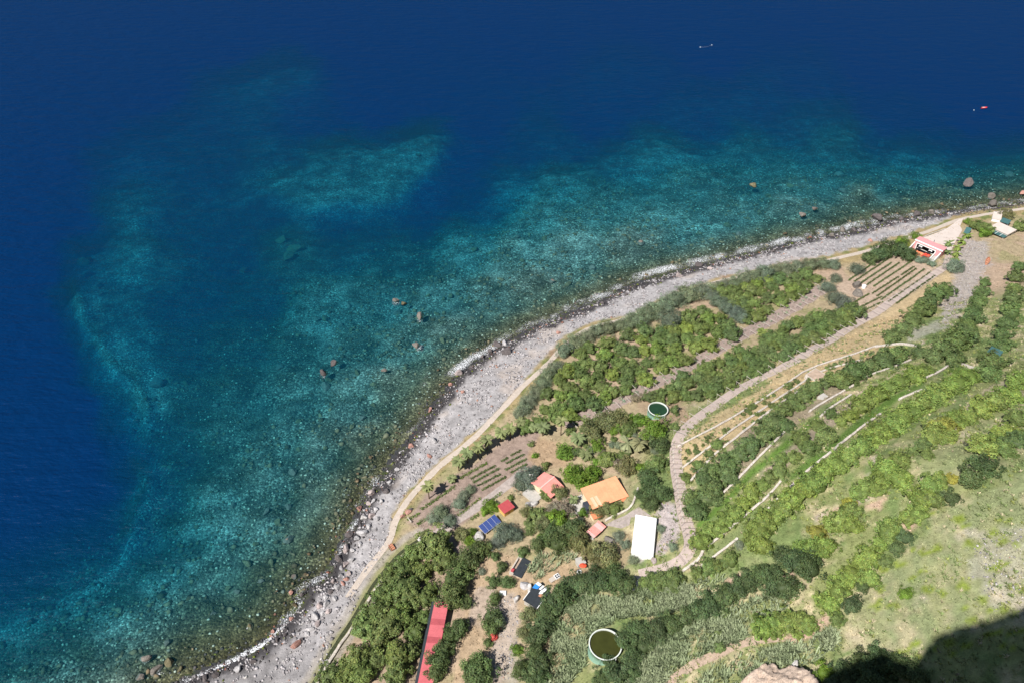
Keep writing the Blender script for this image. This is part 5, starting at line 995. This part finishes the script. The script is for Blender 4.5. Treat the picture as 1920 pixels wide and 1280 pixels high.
box(o, 'front_band', (0, YR-.2, Hh-1.1), (W_, YR+.3, Hh-.12), M['rosy'])
box(o, 'opening_trim', (1.6, YR-.45, Hh-1.5), (W_-3.2, YR, Hh-1.12), M['whitewall'])
box(o, 'pier', (.1, YR-.3, .25), (1.6, YR+.3, Hh-1.12), M['rosy']); box(o, 'pier', (W_-3.2, YR-.3, .25), (W_-.1, YR+.3, Hh-1.12), M['rosy'])
box(o, 'door_jamb', (1.6, YR-.5, .25), (2.0, YR, Hh-1.52), M['whitewall']); box(o, 'door_jamb', (W_-3.6, YR-.5, .25), (W_-3.2, YR, Hh-1.52), M['whitewall'])
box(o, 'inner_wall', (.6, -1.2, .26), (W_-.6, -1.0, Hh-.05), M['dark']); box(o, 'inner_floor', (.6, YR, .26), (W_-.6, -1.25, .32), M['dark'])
for x0 in (-.1, W_-.4):
    prism(o, 'wing_wall', [(x0, YB-.2), (x0+.5, YB-.2), (x0+.5, YR-.32), (x0, YR-.32)], -3, [1.6, 1.6, Hh-1.0, Hh-1.0], M['whitewall'])
prism(o, 'wing_wall', [(W_-3.4, YB), (W_-3.0, YB), (W_-3.0, YR-.52), (W_-3.4, YR-.52)], .24, [1.2, 1.2, 4.2, 4.2], M['whitewall'])
box(o, 'side_stair', (W_-2.98, YB, .24), (W_-.42, YR-.5, 2.0), M['concrete'])
for x0 in (3.6, W_-7.0):                       # sheave frames over the bay
    box(o, 'sheave_frame', (x0, YR-1.6, 4.0), (x0+.4, YR-.52, 4.4), M['white']); box(o, 'sheave_frame', (x0+1.6, YR-1.6, 4.0), (x0+2.0, YR-.52, 4.4), M['white']); box(o, 'sheave_frame', (x0+.4, YR-.9, 4.0), (x0+1.6, YR-.52, 4.4), M['white'])
    tube(o, 'sheave_wheel', (x0+1, YR-2.2, 3.2), (x0+1, YR-2.2, 3.5), .9, .9, M['dark'], 14)
tube(o, 'guide_rail', (2.5, YR-1.0, 2.6), (W_-4, YR-1.0, 2.6), .14, .14, M['steel'])
box(o, 'platform_edge', (2.5, YR-4.0, .25), (W_-7.5, YR-3.7, .5), M['red'])
# cabin
o2 = thing('cable_car_cabin', 'red cable car cabin with dark windows waiting in the station bay', 'cable car', (A_[0] + math.cos(a)*(W_-5.7) + math.sin(a)*11.3, A_[1] + math.sin(a)*(W_-5.7) - math.cos(a)*11.3, z+.35), a)
def rbox(parent, name, sx, sy, sz, z0, mat, bev=.25):
    import bmesh
    bm = bmesh.new(); bmesh.ops.create_cube(bm, size=1)
    for v in bm.verts: v.co = (v.co.x*sx*(1 if v.co.z < 0 else .9), v.co.y*sy*(1 if v.co.z < 0 else .9), v.co.z*sz + z0 + sz/2)
    bmesh.ops.bevel(bm, geom=bm.edges[:], offset=bev, segments=3, affect='EDGES'); me = bpy.data.meshes.new(name); bm.to_mesh(me); bm.free(); me.materials.append(mat); return link(name, me, parent)
bd = rbox(o2, 'body', 4.2, 3.4, 3.2, 0, M['cabin'], .35)
box(o2, 'window', (-1.5, -1.78, 1.3), (1.5, -1.62, 2.6), M['glass']); box(o2, 'window', (-2.14, -1.2, 1.3), (-1.98, 1.2, 2.6), M['glass']); box(o2, 'window', (1.98, -1.2, 1.3), (2.14, 1.2, 2.6), M['glass']); box(o2, 'skirt', (-2.2, -1.8, .05), (2.2, 1.8, .4), M['floor_orange'])
tube(o2, 'hanger', (0, 0, 3.1), (0, 0, 5.2), .14, .12, M['dark']); box(o2, 'grip', (-.6, -.2, 5.0), (.6, .2, 5.4), M['dark'])
# paved square behind the station
pz = [(1728,447),(1740,443),(1757,437),(1775,429),(1798,412),(1806,410),(1800,425),(1804,432),(1796,446),(1788,460),(1783,472),(1774,470),(1775,462)]
P = [hit(u, v)[0] for u, v in pz]
V = [(p[0], p[1], H(p[0], p[1]) + .25) for p in P] + [(p[0], p[1], p[2]-1) for p in P]; n = len(P); Fc = [list(range(n))[::-1]] + [[i, (i+1) % n, n+(i+1) % n, n+i] for i in range(n)]
sq = tag(link('paved_square', py_mesh('paved_square', V, Fc, M['plaza'])), kind='structure')
# yard on the right side of the station
pz = [(1774,474),(1786,472),(1784,490),(1778,504),(1764,506),(1770,488)]
P = [hit(u, v)[0] for u, v in pz]; n = len(P); V = [(p[0], p[1], H(p[0], p[1]) + .18) for p in P] + [(p[0], p[1], p[2]-1) for p in P]
tag(link('yard', py_mesh('yard', V, [list(range(n))[::-1]] + [[i, (i+1) % n, n+(i+1) % n, n+i] for i in range(n)], M['walk'])), kind='structure')
# concrete yard above the white building
pz = [(1135,984),(1150,975),(1172,966),(1188,955),(1198,950),(1214,962),(1221,967),(1183,969),(1180,984),(1165,990)]
P = [hit(u, v)[0] for u, v in pz]; n = len(P); V = [(p[0], p[1], H(p[0], p[1]) + .15) for p in P] + [(p[0], p[1], p[2]-1) for p in P]
tag(link('concrete_yard', py_mesh('concrete_yard', V, [list(range(n))[::-1]] + [[i, (i+1) % n, n+(i+1) % n, n+i] for i in range(n)], M['gravel'])), kind='structure')
pz = [(1066,940),(1090,926),(1100,940),(1108,955),(1085,965),(1070,958)]
P = [hit(u, v)[0] for u, v in pz]; n = len(P); V = [(p[0], p[1], H(p[0], p[1]) + .15) for p in P] + [(p[0], p[1], p[2]-1) for p in P]
tag(link('house_yard', py_mesh('house_yard', V, [list(range(n))[::-1]] + [[i, (i+1) % n, n+(i+1) % n, n+i] for i in range(n)], M['concrete'])), kind='structure')
# buildings at the top right
c, a, lx, ly, s = rect([(1862,421),(1880,417),(1899,432),(1885,443)], 3.5); z = H(*c)
o = thing('slab_building', 'low building with a pale concrete slab roof near the right edge', 'building', (c[0], c[1], z), a)
box(o, 'wall', (-lx/2+.4, -ly/2+.4, -2), (lx/2-.4, ly/2-.4, 3.3), M['concrete']); box(o, 'roof', (-lx/2, -ly/2, 3.3), (lx/2, ly/2, 3.6), M['plaza'])
box(o, 'glass_canopy', (-lx/2-4, -ly/2, 2.4), (-lx/2-.1, ly/2, 2.6), M['teal'])
for k in range(3): box(o, 'canopy_bar', (-lx/2-4, -ly/2+ly*(k+1)/4-.1, 2.62), (-lx/2-.1, -ly/2+ly*(k+1)/4+.1, 2.75), M['white'])
for k in (-1, 1): box(o, 'canopy_post', (-lx/2-3.9, k*ly*.45-.1, -2), (-lx/2-3.7, k*ly*.45+.1, 2.4), M['gwood'])
box(o, 'door', (-.5, s*(ly/2-.4)-.05, 0), (.5, s*(ly/2-.4)+.05, 2), M['dark'])
c, a, lx, ly, s = rect([(1857,408),(1866,400),(1876,399),(1882,411)], 3); z = H(*c)
o = thing('pale_hut', 'small pale flat hut above the concrete slab roof', 'hut', (c[0], c[1], z), a)
box(o, 'wall', (-lx/2+.3, -ly/2+.3, -2), (lx/2-.3, ly/2-.3, 2.6), M['whitewall']); box(o, 'roof', (-lx/2, -ly/2, 2.6), (lx/2, ly/2, 2.85), M['plaza']); box(o, 'door', (-.4, s*(ly/2-.3)-.05, 0), (.4, s*(ly/2-.3)+.05, 1.9), M['wood'])
def canopy(px, h, mat, label, name='canopy', tilt=.1):
    c, a, lx, ly, s = rect(px, h); z = H(*c); o = thing(name, label, 'canopy', (c[0], c[1], z), a); slab(o, 'sheet', -lx/2, lx/2, -ly/2, ly/2, lambda x, y: h + tilt*x, .12, mat)
    for i in (-1, 1):
        for j in (-1, 1): box(o, 'post', (i*lx*.45-.08, j*ly*.45-.08, -1.5), (i*lx*.45+.08, j*ly*.45+.08, h+tilt*i*lx*.45), M['gwood'])
    for i in range(1, 4): slab(o, 'rib', -lx/2+lx*i/4-.06, -lx/2+lx*i/4+.06, -ly/2+.05, ly/2-.05, lambda x, y: h+.12+tilt*x, .05, mat)
    return o
canopy([(1873,415),(1880,411),(1896,413),(1893,419)], 3.4, M['teal'], 'dark teal canopy behind the concrete slab roof')
canopy([(1895,428),(1901,425),(1905,430),(1899,434)], 2.6, M['teal'], 'small grey-blue canopy right of the concrete slab roof')
canopy([(1808,432),(1813,427),(1819,433),(1817,439)], 2.2, M['teal'], 'dark tilted panel at the corner of the paved square', 'tilted_panel', .35)
# pond with a black liner
c, a, lx, ly, s = rect([(953,1072),(975,1043),(992,1050),(979,1083)], .8); z = H(*c)
o = thing('lined_pond', 'stone-walled basin half covered by a black liner', 'pond', (c[0], c[1], z), a)
box(o, 'wall', (-lx/2, -ly/2, -1.5), (lx/2, -ly/2+.5, .9), M['wall']); box(o, 'wall', (-lx/2, ly/2-.5, -1.5), (lx/2, ly/2, .9), M['wall']); box(o, 'wall', (-lx/2, -ly/2+.52, -1.5), (-lx/2+.5, ly/2-.52, .88), M['wall']); box(o, 'wall', (lx/2-.5, -ly/2+.52, -1.5), (lx/2, ly/2-.52, .88), M['wall'])
box(o, 'soil', (-lx/2+.5, -ly/2+.5, -1.5), (lx/2-.5, ly/2-.5, -.2), M['dirt'])
yy = (-ly/2+ly*.30) if s > 0 else -ly/2-.2
box(o, 'liner', (-lx/2-.1, min(s*ly*-.16, s*(ly/2+.2)), .5), (lx/2+.1, max(s*ly*-.16, s*(ly/2+.2)), 1.0), M['black'])
box(o, 'red_crate', (-lx/2+.6, s*-ly*.34-.6, .1), (-lx/2+2.0, s*-ly*.34+.6, 1.15), M['red'])
# black flat-roofed shelter with sheets
c, a, lx, ly, s = rect([(977,1126),(1005,1096),(1029,1103),(1011,1139)], 2.6); z = H(*c)
o = thing('black_roof_shelter', 'flat shelter with a black sheet roof beside the curved tree row', 'shelter', (c[0], c[1], z), a)
box(o, 'wall', (-lx/2+.4, -ly/2+.4, -2), (lx/2-.4, ly/2-.4, 2.2), M['concrete']); slab(o, 'roof', -lx/2, lx/2, -ly/2, ly/2, lambda x, y: 2.3, .14, M['black'])
for y0 in (-ly/2, ly/2-.25): box(o, 'roof_edge', (-lx/2, y0, 2.46), (-lx/2+lx*.55, y0+.25, 2.6), M['white'])
def sheet(px, h, mat, label, name):
    P = [hit(u, v, h)[0] for u, v in px]; c = np.mean(P, 0); o = link(name, py_mesh(name, [(p[0]-c[0], p[1]-c[1], (i % 2)*.06) for i, p in enumerate(P)] + [(p[0]-c[0], p[1]-c[1], -.1) for p in P], [list(range(len(P)))[::-1], [len(P)+i for i in range(len(P))]] + [[i, (i+1) % len(P), len(P)+(i+1) % len(P), len(P)+i] for i in range(len(P))], mat)); o.location = (c[0], c[1], H(c[0], c[1]) + h); return tag(o, label, 'sheet', 'sheets lying on the black roof')
sheet([(998,1102),(1004,1094),(1012,1098),(1008,1103)], 2.85, M['blue'], 'bright blue sheet on the upper corner of the black roof', 'blue_sheet')
sheet([(1004,1094),(1009,1090),(1016,1094),(1012,1098)], 2.9, M['white'], 'white sheet above the bright blue sheet', 'white_sheet')
sheet([(1010,1104),(1018,1096),(1021,1098),(1014,1105)], 2.75, M['white'], 'narrow white sheet in the middle of the black roof', 'white_sheet')
sheet([(1010,1113),(1013,1108),(1024,1099),(1027,1102),(1015,1114)], 2.75, M['white'], 'long white sheet at the right edge of the black roof', 'white_sheet')
sheet([(1009,1117),(1014,1112),(1019,1115),(1017,1120)], 2.8, M['wood'], 'round brown cloth below the long white sheet', 'brown_cloth')
# concrete hut, parasol, well ring, hives, white box
c, a, lx, ly, s = rect([(1076,1049),(1092,1041),(1101,1052),(1086,1058)], 2.4); z = H(*c)
o = thing('concrete_hut', 'small grey concrete hut beside the red parasol', 'hut', (c[0], c[1], z), a)
box(o, 'wall', (-lx/2+.2, -ly/2+.2, -2), (lx/2-.2, ly/2-.2, 2.2), M['concrete']); box(o, 'roof', (-lx/2, -ly/2, 2.2), (lx/2, ly/2, 2.4), M['concrete']); tube(o, 'chimney', (lx*.2, 0, 2.4), (lx*.2, 0, 3.0), .25, .22, M['dark'], 8); box(o, 'door', (-.4, s*(ly/2-.2)-.05, 0), (.4, s*(ly/2-.2)+.05, 1.9), M['dark'])
p, t = hit(1093, 1059, 2.2); o = thing('parasol', 'red parasol in front of the concrete hut', 'parasol', (p[0], p[1], p[2]))
n = 8; V = [(0, 0, 2.7)] + [(1.5*math.cos(2*math.pi*i/n), 1.1*math.sin(2*math.pi*i/n), 2.15) for i in range(n)]; link('canopy', py_mesh('canopy', V, [[0, 1+i, 1+(i+1) % n] for i in range(n)], surf('parasol_cloth', (.75, .10, .05), .8, .08, 1)), o); tube(o, 'pole', (0, 0, -.2), (0, 0, 2.65), .04, .04, M['gwood'])
p, t = hit(1086, 1072); o = thing('well_ring', 'white ring-shaped well head right of the tan clearing', 'well', (p[0], p[1], p[2])); n = 16
V = []; 
for q, zz in ((1.0, -.3), (1.0, .5), (.62, .5), (.62, .1)): V += [(q*math.cos(2*math.pi*i/n), q*math.sin(2*math.pi*i/n), zz) for i in range(n)]
link('kerb', py_mesh('kerb', V, [[k*n+i, k*n+(i+1) % n, (k+1)*n+(i+1) % n, (k+1)*n+i] for k in range(3) for i in range(n)], M['whitewall']), o); link('water', py_mesh('water', [(.63*math.cos(2*math.pi*i/n), .63*math.sin(2*math.pi*i/n), .2) for i in range(n)], [list(range(n))], M['dark']), o)
p, t = hit(1040, 1084); o = thing('cold_frame', 'pale box with four square openings on the tan clearing', 'box', (p[0], p[1], p[2]), .6)
box(o, 'base', (-2.2, -.9, -.4), (.1, .9, .7), M['gwood']); box(o, 'base', (.12, -1, -.4), (2.2, 1, .8), M['white'])
for i in (0, 1):
    for j in (0, 1): box(o, 'opening', (.3+i*.95, -.8+j*.85, .72), (1.05+i*.95, -.15+j*.85, .83), M['dark'])
p, t = hit(943, 1113); o = thing('white_cistern', 'small white cistern beside a pole on the dry plot', 'cistern', (p[0], p[1], p[2])); box(o, 'body', (-1.2, -.9, -.4), (1.2, .9, 1.0), M['white']); box(o, 'lid', (-.4, -.4, 1.0), (.4, .4, 1.12), M['steel']); tube(o, 'pole', (0, 1.1, -.3), (0, 1.1, 4.5), .07, .05, M['bark'])
p, t = hit(1619, 540); o = thing('white_barrel', 'white barrel beside the brown boulders of the upper vineyard', 'barrel', (p[0], p[1], p[2])); tube(o, 'body', (0, 0, -.3), (0, 0, 1.9), 1.15, 1.15, M['white'], 14); tube(o, 'lid', (0, 0, 1.9), (0, 0, 2.15), .95, .5, M['white'], 14)
p, t = hit(1372, 704); o = thing('white_barrel', 'small white container under the trees of the middle orchard', 'barrel', (p[0], p[1], p[2])); tube(o, 'body', (0, 0, -.3), (0, 0, 2.4), 1.0, 1.0, M['white'], 14); tube(o, 'lid', (0, 0, 2.4), (0, 0, 2.6), .8, .4, M['white'], 14)
# stone platform on the terraces
c, a, lx, ly, s = rect([(1511,704),(1531,693),(1552,703),(1535,715)], 1.2); z = H(*c)
o = thing('stone_platform', 'square rosy stone platform at the end of the ochre terraces', 'platform', (c[0], c[1], z), a); box(o, 'base', (-lx/2, -ly/2, -2), (lx/2, ly/2, 1.1), M['wall']); box(o, 'top', (-lx/2+.4, -ly/2+.4, 1.1), (lx/2-.4, ly/2-.4, 1.16), M['dirt'])
c, a, lx, ly, s = rect([(1536,742),(1546,738),(1555,742),(1543,752)], .6); z = H(*c)
o = thing('concrete_slab', 'small white concrete slab among the terraced gardens', 'slab', (c[0], c[1], z), a); box(o, 'base', (-lx/2, -ly/2, -1.5), (lx/2, ly/2, .5), M['concrete']); box(o, 'kerb', (-lx/2, -ly/2, .5), (lx/2, -ly/2+.3, .8), M['wall'])
# hut with a red wall near the right edge
c, a, lx, ly, s = rect([(1852,660),(1860,652),(1880,658),(1874,665)], 2.2); z = H(*c)
o = thing('red_wall_hut', 'tiny hut with red wall and dark panels near the right edge', 'hut', (c[0], c[1], z), a); box(o, 'wall', (-lx/2, -ly/2, -1.5), (lx/2, ly/2, 1.9), surf('pale_red_wall', (.6, .3, .26), .9, .1, 1)); slab(o, 'roof_panel', -lx/2-.1, -.1, -ly/2-.2, ly/2+.2, lambda x, y: 1.95, .12, M['teal']); slab(o, 'roof_panel', .1, lx/2+.1, -ly/2-.2, ly/2+.2, lambda x, y: 2.0, .12, M['teal']); box(o, 'door', (-.3, s*ly/2-.05, 0), (.3, s*ly/2+.05, 1.6), M['dark'])
# wooden cart by the path
p, t = hit(735, 1027); o = thing('wooden_cart', 'reddish wooden handcart standing beside the lower coastal path', 'cart', (p[0], p[1], p[2]), 2.2)
box(o, 'bed', (-1.5, -.9, .6), (1.5, .9, .72), M['wood'])
for y0 in (-.9, .8): box(o, 'side_board', (-1.5, y0, .73), (1.5, y0+.1, 1.15), M['wood'])
for x0 in (-1.45, -.5, .45, 1.35): box(o, 'slat', (x0, -.8, 1.0), (x0+.12, .8, 1.14), M['wood'])
for y0 in (-1.02, .92):
    for x0 in (-.8, .8): tube(o, 'wheel', (x0, y0, .4), (x0, y0+.1, .4), .42, .42, M['dark'], 12)
for y0 in (-.5, .5): tube(o, 'handle', (1.5, y0, .7), (2.5, y0, 1.0), .06, .05, M['wood'])
# wooden gate at the field corner
p, t = hit(768, 976); o = thing('garden_gate', 'weathered wooden gate at the seaward corner of the brown field', 'gate', (p[0], p[1], p[2]), -.9)
for x0 in (-1.6, 1.5): box(o, 'post', (x0, -.1, -.4), (x0+.16, .1, 1.7), M['gwood'])
for i in range(5): box(o, 'bar', (-1.44, -.05, .2+i*.28), (1.5, .05, .3+i*.28), M['gwood'])
# boats and buoys
def hull(o, L_, B, D_, mat, inner, seats=2):
    n = 10; V = []; Fc = []; xs_ = np.linspace(-L_/2, L_/2, n+1)
    for x in xs_:
        f = (x+L_/2)/L_; w_ = B/2*math.sin(math.pi*min(.5, .12+f*.75) if f < .5 else math.pi*(.5+.5*((f-.5)/.5)**1.6))+.03; sh_ = D_*(.85+.5*(f-.4)**2)
        V += [(x, -w_, sh_), (x, -w_*.75, .1), (x, 0, -.25*D_), (x, w_*.75, .1), (x, w_, sh_), (x, w_*.82, sh_), (x, w_*.6, .25*D_), (x, -w_*.6, .25*D_), (x, -w_*.82, sh_)]
    k = 9
    for i in range(n):
        for j in range(4): Fc.append([i*k+j, (i+1)*k+j, (i+1)*k+j+1, i*k+j+1])
    Fc.append([0, 1, 2, 3, 4, 5, 6, 7, 8]); link('hull', py_mesh('hull', V, Fc, mat, False), o)
    Fi = []
    for i in range(n):
        for j in (4, 5, 6, 7): Fi.append([i*k+j, (i+1)*k+j, (i+1)*k+j+1, i*k+j+1])
        Fi.append([i*k+8, (i+1)*k+8, (i+1)*k, i*k])
    link('inner_hull', py_mesh('inner_hull', V, Fi, inner, False), o)
    for i in range(seats): x = -L_*.22+i*L_*.3; box(o, 'seat', (x, -B*.36, D_*.55), (x+.4, B*.36, D_*.62), M['whitewall'])
p = atz(1845, 203, .3); o = thing('red_boat', 'small red open boat moored alone on the open sea', 'boat', (p[0], p[1], .1), .15); hull(o, 6.2, 2.3, .9, M['boat_red'], M['boat_red']); box(o, 'cover', (-1.8, -.8, .75), (.6, .8, .95), M['pinkpale']); box(o, 'outboard_motor', (-3.4, -.25, .3), (-3.0, .25, 1.3), M['dark'])
BUO = py_mesh('float', *tubevf((0, 0, -.25), (0, 0, .45), .62, .4, 10), M['white'])
for (u, v), lab in (((1313,89), 'left white buoy of the pair far out at sea'), ((1334.5,85), 'right white buoy of the pair far out at sea'), ((1826,207), 'single white buoy left of the red boat')):
    p = atz(u, v); o = thing('buoy', lab, 'buoy', (p[0], p[1], 0), 0, 'white buoys'); k = link('float', BUO, o); s_ = .7 if u > 1800 else .95; k.scale = (s_, s_, s_); tube(o, 'ring', (0, 0, .4*s_), (0, 0, .7*s_), .1, .1, M['steel'])
pa, pb = atz(1313, 89), atz(1334.5, 85); V = []; Fc = []
for i in range(8): f0, f1 = i/8, (i+1)/8; q0 = pa*(1-f0)+pb*f0; q1 = pa*(1-f1)+pb*f1; q0[2] = q1[2] = .06; q0[1] -= 2*math.sin(math.pi*f0); q1[1] -= 2*math.sin(math.pi*f1); tubevf(q0, q1, .035, .035, 5, V, Fc)
tag(link('mooring_rope', py_mesh('mooring_rope', V, Fc, M['steel'])), 'thin pale rope floating between the two far buoys', 'rope')
p, t = hit(1850.5, 492); q, _ = hit(1854, 484); o = thing('orange_boat', 'orange wooden boat lying on the grass beside the scree', 'boat', (p[0], p[1], p[2]+.35), math.atan2(q[1]-p[1], q[0]-p[0])); hull(o, 9.8, 2.5, 1.1, M['boat_or'], M['wood'], 0)
for x_ in (-2.4, .2, 2.4): box(o, 'seat', (x_, -.9, .6), (x_+.35, .9, .7), M['wood'])
for u, v, r, lab in ((932,1172,8,'red-flowering bush on the right of the dry plot, upper one'),(925,1190,8,'red-flowering bush on the right of the dry plot, lower one')):
    o = plant('flowering_shrub', 'bush', u, v, r, lab, 'shrub', None, False); o.children[0].color = (.60, .10, .09, 1)
canopy([(1186,1108),(1188,1079),(1204,1080),(1200,1104)], 2.4, M['black'], 'black netting canopy at the lower end of the promenade', 'netting_canopy', .03)
# lamp and pole
def lamp(u, v, h, label):
    p, t = hit(u, v); o = thing('lamp_post', label, 'lamp', (p[0], p[1], p[2])); tube(o, 'pole', (0, 0, -.3), (0, 0, h), .1, .07, M['steel'], 8); tube(o, 'arm', (0, 0, h), (-1.0, -.3, h+.25), .06, .05, M['steel']); box(o, 'lamp_head', (-1.5, -.5, h+.2), (-.9, -.2, h+.36), M['steel'])
lamp(998, 908, 7, 'tall lamp post in front of the salmon house'); lamp(1345, 521, 5, 'slim pole with a lamp on the far beach')
# person on the paved square
def person(u, v, label, rz=0):
    p, t = hit(u, v); g = H(p[0], p[1]) + .25
    J = {'pelvis': (0, 0, .95, .15), 'chest': (0, .02, 1.35, .17), 'neck': (0, .02, 1.52, .07), 'head': (0, .03, 1.68, .105), 'crown': (0, .02, 1.76, .07), 'lh': (-.1, 0, .9, .1), 'lk': (-.11, .04, .5, .065), 'la': (-.12, 0, .08, .045), 'lt': (-.12, .16, .03, .04), 'rh': (.1, 0, .9, .1), 'rk': (.11, -.02, .5, .065), 'ra': (.13, -.06, .08, .045), 'rt': (.14, .1, .03, .04), 'ls': (-.19, .01, 1.42, .07), 'le': (-.27, .0, 1.14, .05), 'lw': (-.26, .1, .9, .035), 'lf': (-.25, .14, .8, .03), 'rs': (.19, .01, 1.42, .07), 're': (.28, -.02, 1.14, .05), 'rw': (.27, .06, .9, .035), 'rf': (.26, .1, .8, .03)}
    E_ = [('pelvis','chest'),('chest','neck'),('neck','head'),('head','crown'),('pelvis','lh'),('lh','lk'),('lk','la'),('la','lt'),('pelvis','rh'),('rh','rk'),('rk','ra'),('ra','rt'),('chest','ls'),('ls','le'),('le','lw'),('lw','lf'),('chest','rs'),('rs','re'),('re','rw'),('rw','rf')]
    ks = list(J); me = bpy.data.meshes.new('body'); me.from_pydata([J[k][:3] for k in ks], [(ks.index(a), ks.index(b)) for a, b in E_], []); me.materials.append(M['cloth'])
    o = thing('person', label, 'person', (p[0], p[1], g), rz); b = link('body', me, o); m = b.modifiers.new('skin', 'SKIN'); sk = me.skin_vertices[0].data
    for i, k in enumerate(ks): sk[i].radius = (J[k][3],)*2; sk[i].use_root = (i == 0)
    b.modifiers.new('sub', 'SUBSURF').levels = 1; b.modifiers['sub'].render_levels = 1
    hv = [(.125*math.cos(a_)*math.sin(f), .03+.125*math.sin(a_)*math.sin(f)-.01, 1.70+.13*math.cos(f)) for f in (.15, .7, 1.25) for a_ in [2*math.pi*i/8 for i in range(8)]]
    link('hair', py_mesh('hair', hv, [[k*8+i, k*8+(i+1) % 8, (k+1)*8+(i+1) % 8, (k+1)*8+i] for k in (0, 1) for i in range(8)] + [list(range(8))], M['dark']), o)
person(1750.5, 455, 'person in dark clothes standing on the paved square behind the station', .6)
# ------------------------------------------------------------------ cliff: rock spur at the foot and an unseen fin added to throw shade
def crag(name, rings, mat, amp, seed, label=None):
    """rings: list of closed (x,y,z) loops from bottom to top with equal counts"""
    V = []; n = len(rings[0]); Fc = []
    for k, rg in enumerate(rings):
        for (x, y, z) in rg:
            q = fbm(np.array([x*.21+z*.13]), np.array([y*.21-z*.17]), seed)[0]-.5; q2 = fbm(np.array([x*.7+z*.5]), np.array([y*.7]), seed+3)[0]-.5; V.append((x+amp*(q*1.6+q2*.5), y+amp*(q2*1.1-q*.8), z+amp*.7*q2))
    for k in range(len(rings)-1): Fc += [[k*n+i, k*n+(i+1) % n, (k+1)*n+(i+1) % n, (k+1)*n+i] for i in range(n)]
    Fc.append([(len(rings)-1)*n+i for i in range(n)]); o = link(name, py_mesh(name, V, Fc, mat)); return tag(o, kind='structure')
# shade outline on the slope, traced back to shape an unseen added rock fin
SHADE = [(1520,1300),(1560,1252),(1600,1238),(1632,1222),(1660,1216),(1690,1228),(1715,1240),(1738,1262),(1737,1235),(1742,1205),(1760,1190),(1800,1172),(1835,1160),(1870,1155),(1900,1142),(1930,1135),(1990,1120),(2080,1110)]
YF = -8.0; sdv_ = np.array(SUN_DIR); prof = []
for u, v in SHADE:
    q, _ = hit(u, v); t = (q[1] - YF) / -sdv_[1]; e = q + sdv_ * t; prof.append((e[0], e[2]))
prof2 = []
for (a0, b0), (a1, b1) in zip(prof[:-1], prof[1:]):
    m_ = max(1, int(math.hypot(a1 - a0, b1 - b0) / 1.2))
    for k in range(m_): f = k / m_; prof2.append((a0 * (1 - f) + a1 * f + random.uniform(-.7, .7), b0 * (1 - f) + b1 * f + random.uniform(-1.5, 1.2)))
prof = prof2 + [prof[-1]]; lo = [(prof[0][0]-1, prof[0][1]-60)]
n = len(prof); V = []; Fc = []
for dy, drop in ((0, 0), (-5, 4), (-12, 14), (-22, 40)):
    for i, (a, b) in enumerate(prof): V.append((a + random.uniform(-.3, .3) + dy*.1, YF+dy + random.uniform(-.4, .4), b-drop)); 
for i, (a, b) in enumerate(prof): V.append((a+4, YF+6, 60))
for i in range(n-1):
    for k in range(3): Fc.append([k*n+i, k*n+i+1, (k+1)*n+i+1, (k+1)*n+i])
    Fc.append([4*n+i, 4*n+i+1, i+1, i])
tag(link('shade_fin', py_mesh('shade_fin', V, Fc, M['cliff'])), kind='structure')
# main cliff far behind the viewpoint
rings = []
for zz, yo in ((20, -70), (120, -86), (200, -96), (290, -108)):
    rings.append([(x, yo + 8*math.sin(x*.03) - (0 if zz < 290 else 6), zz) for x in range(-400, 500, 20)] + [(x, -420, zz) for x in range(480, -420, -20)])
crag('cliff', rings, M['cliff'], 6, 5)
# sunlit rock outcrop at the bottom edge: stepped, fractured tan rock
OUT = [(1365,1318),(1382,1274),(1402,1254),(1428,1240),(1452,1230),(1464,1243),(1482,1236),(1506,1246),(1530,1264),(1555,1312)]
co = np.array([hit(u, v)[0][:2] for u, v in [(1375,1318),(1545,1312),(1460,1225),(1395,1250),(1535,1255)]]); gx_ = np.arange(co[:, 0].min()-3, co[:, 0].max()+3, .55); gy_ = np.arange(co[:, 1].min()-3, co[:, 1].max()+4, .55)
ox, oy = np.meshgrid(gx_, gy_); oh = np.array([H(a_, b_) for a_, b_ in zip(ox.ravel(), oy.ravel())]); uo, vo = project(np.stack([ox.ravel(), oy.ravel(), oh + 3.5], -1))
mk = np.where(inpoly(uo, vo, OUT), polydist(uo, vo, np.array(OUT + OUT[:1], float)), 0); X_, Y_ = ox.ravel(), oy.ravel()
n_ = fbm(X_ / 6 + Y_ / 14, Y_ / 5, 151); n2_ = fbm(X_ / 1.8, Y_ / 1.8, 153); st = np.floor(n_ * 7) / 7 * 5.5
zz = oh - .6 + sstep(.5, 9, mk + (n2_ - .5) * 6) * (2.2 + st * 1.2 + n2_ * 1.3); ii = np.arange(X_.size).reshape(ox.shape); qq = np.stack([ii[:-1, :-1], ii[:-1, 1:], ii[1:, 1:], ii[1:, :-1]], -1).reshape(-1, 4); qq = qq[(mk[qq] > 0).any(1)]
us, q2 = sub(qq); o = link('rock_outcrop', np_mesh('rock_outcrop', np.stack([X_, Y_, zz], -1)[us], q2, surf('tan_rock', (.46, .36, .29), .95, .35, .5, bump=.8, bscale=1.6, fine=2.5))); tag(o, 'fractured tan rock outcrop in sunlight at the bottom edge', 'rock')
boulder(1488, 1250, 7, 'w', 'pale pinnacle on the rock outcrop at the bottom edge', None, 1.6, .2, name='outcrop_rock')
row('garden_shrub', 'dark', [(1545,1262,14,'fresh'),(1580,1255,16),(1620,1245,18),(1650,1228,15),(1665,1245,18),(1695,1252,18),(1720,1268,16),(1640,1270,20),(1600,1275,18),(1570,1282,14)], '# shrub from the left in the dark shade at the bottom edge', 'shrubs in the shade at the bottom edge', 'shrub')
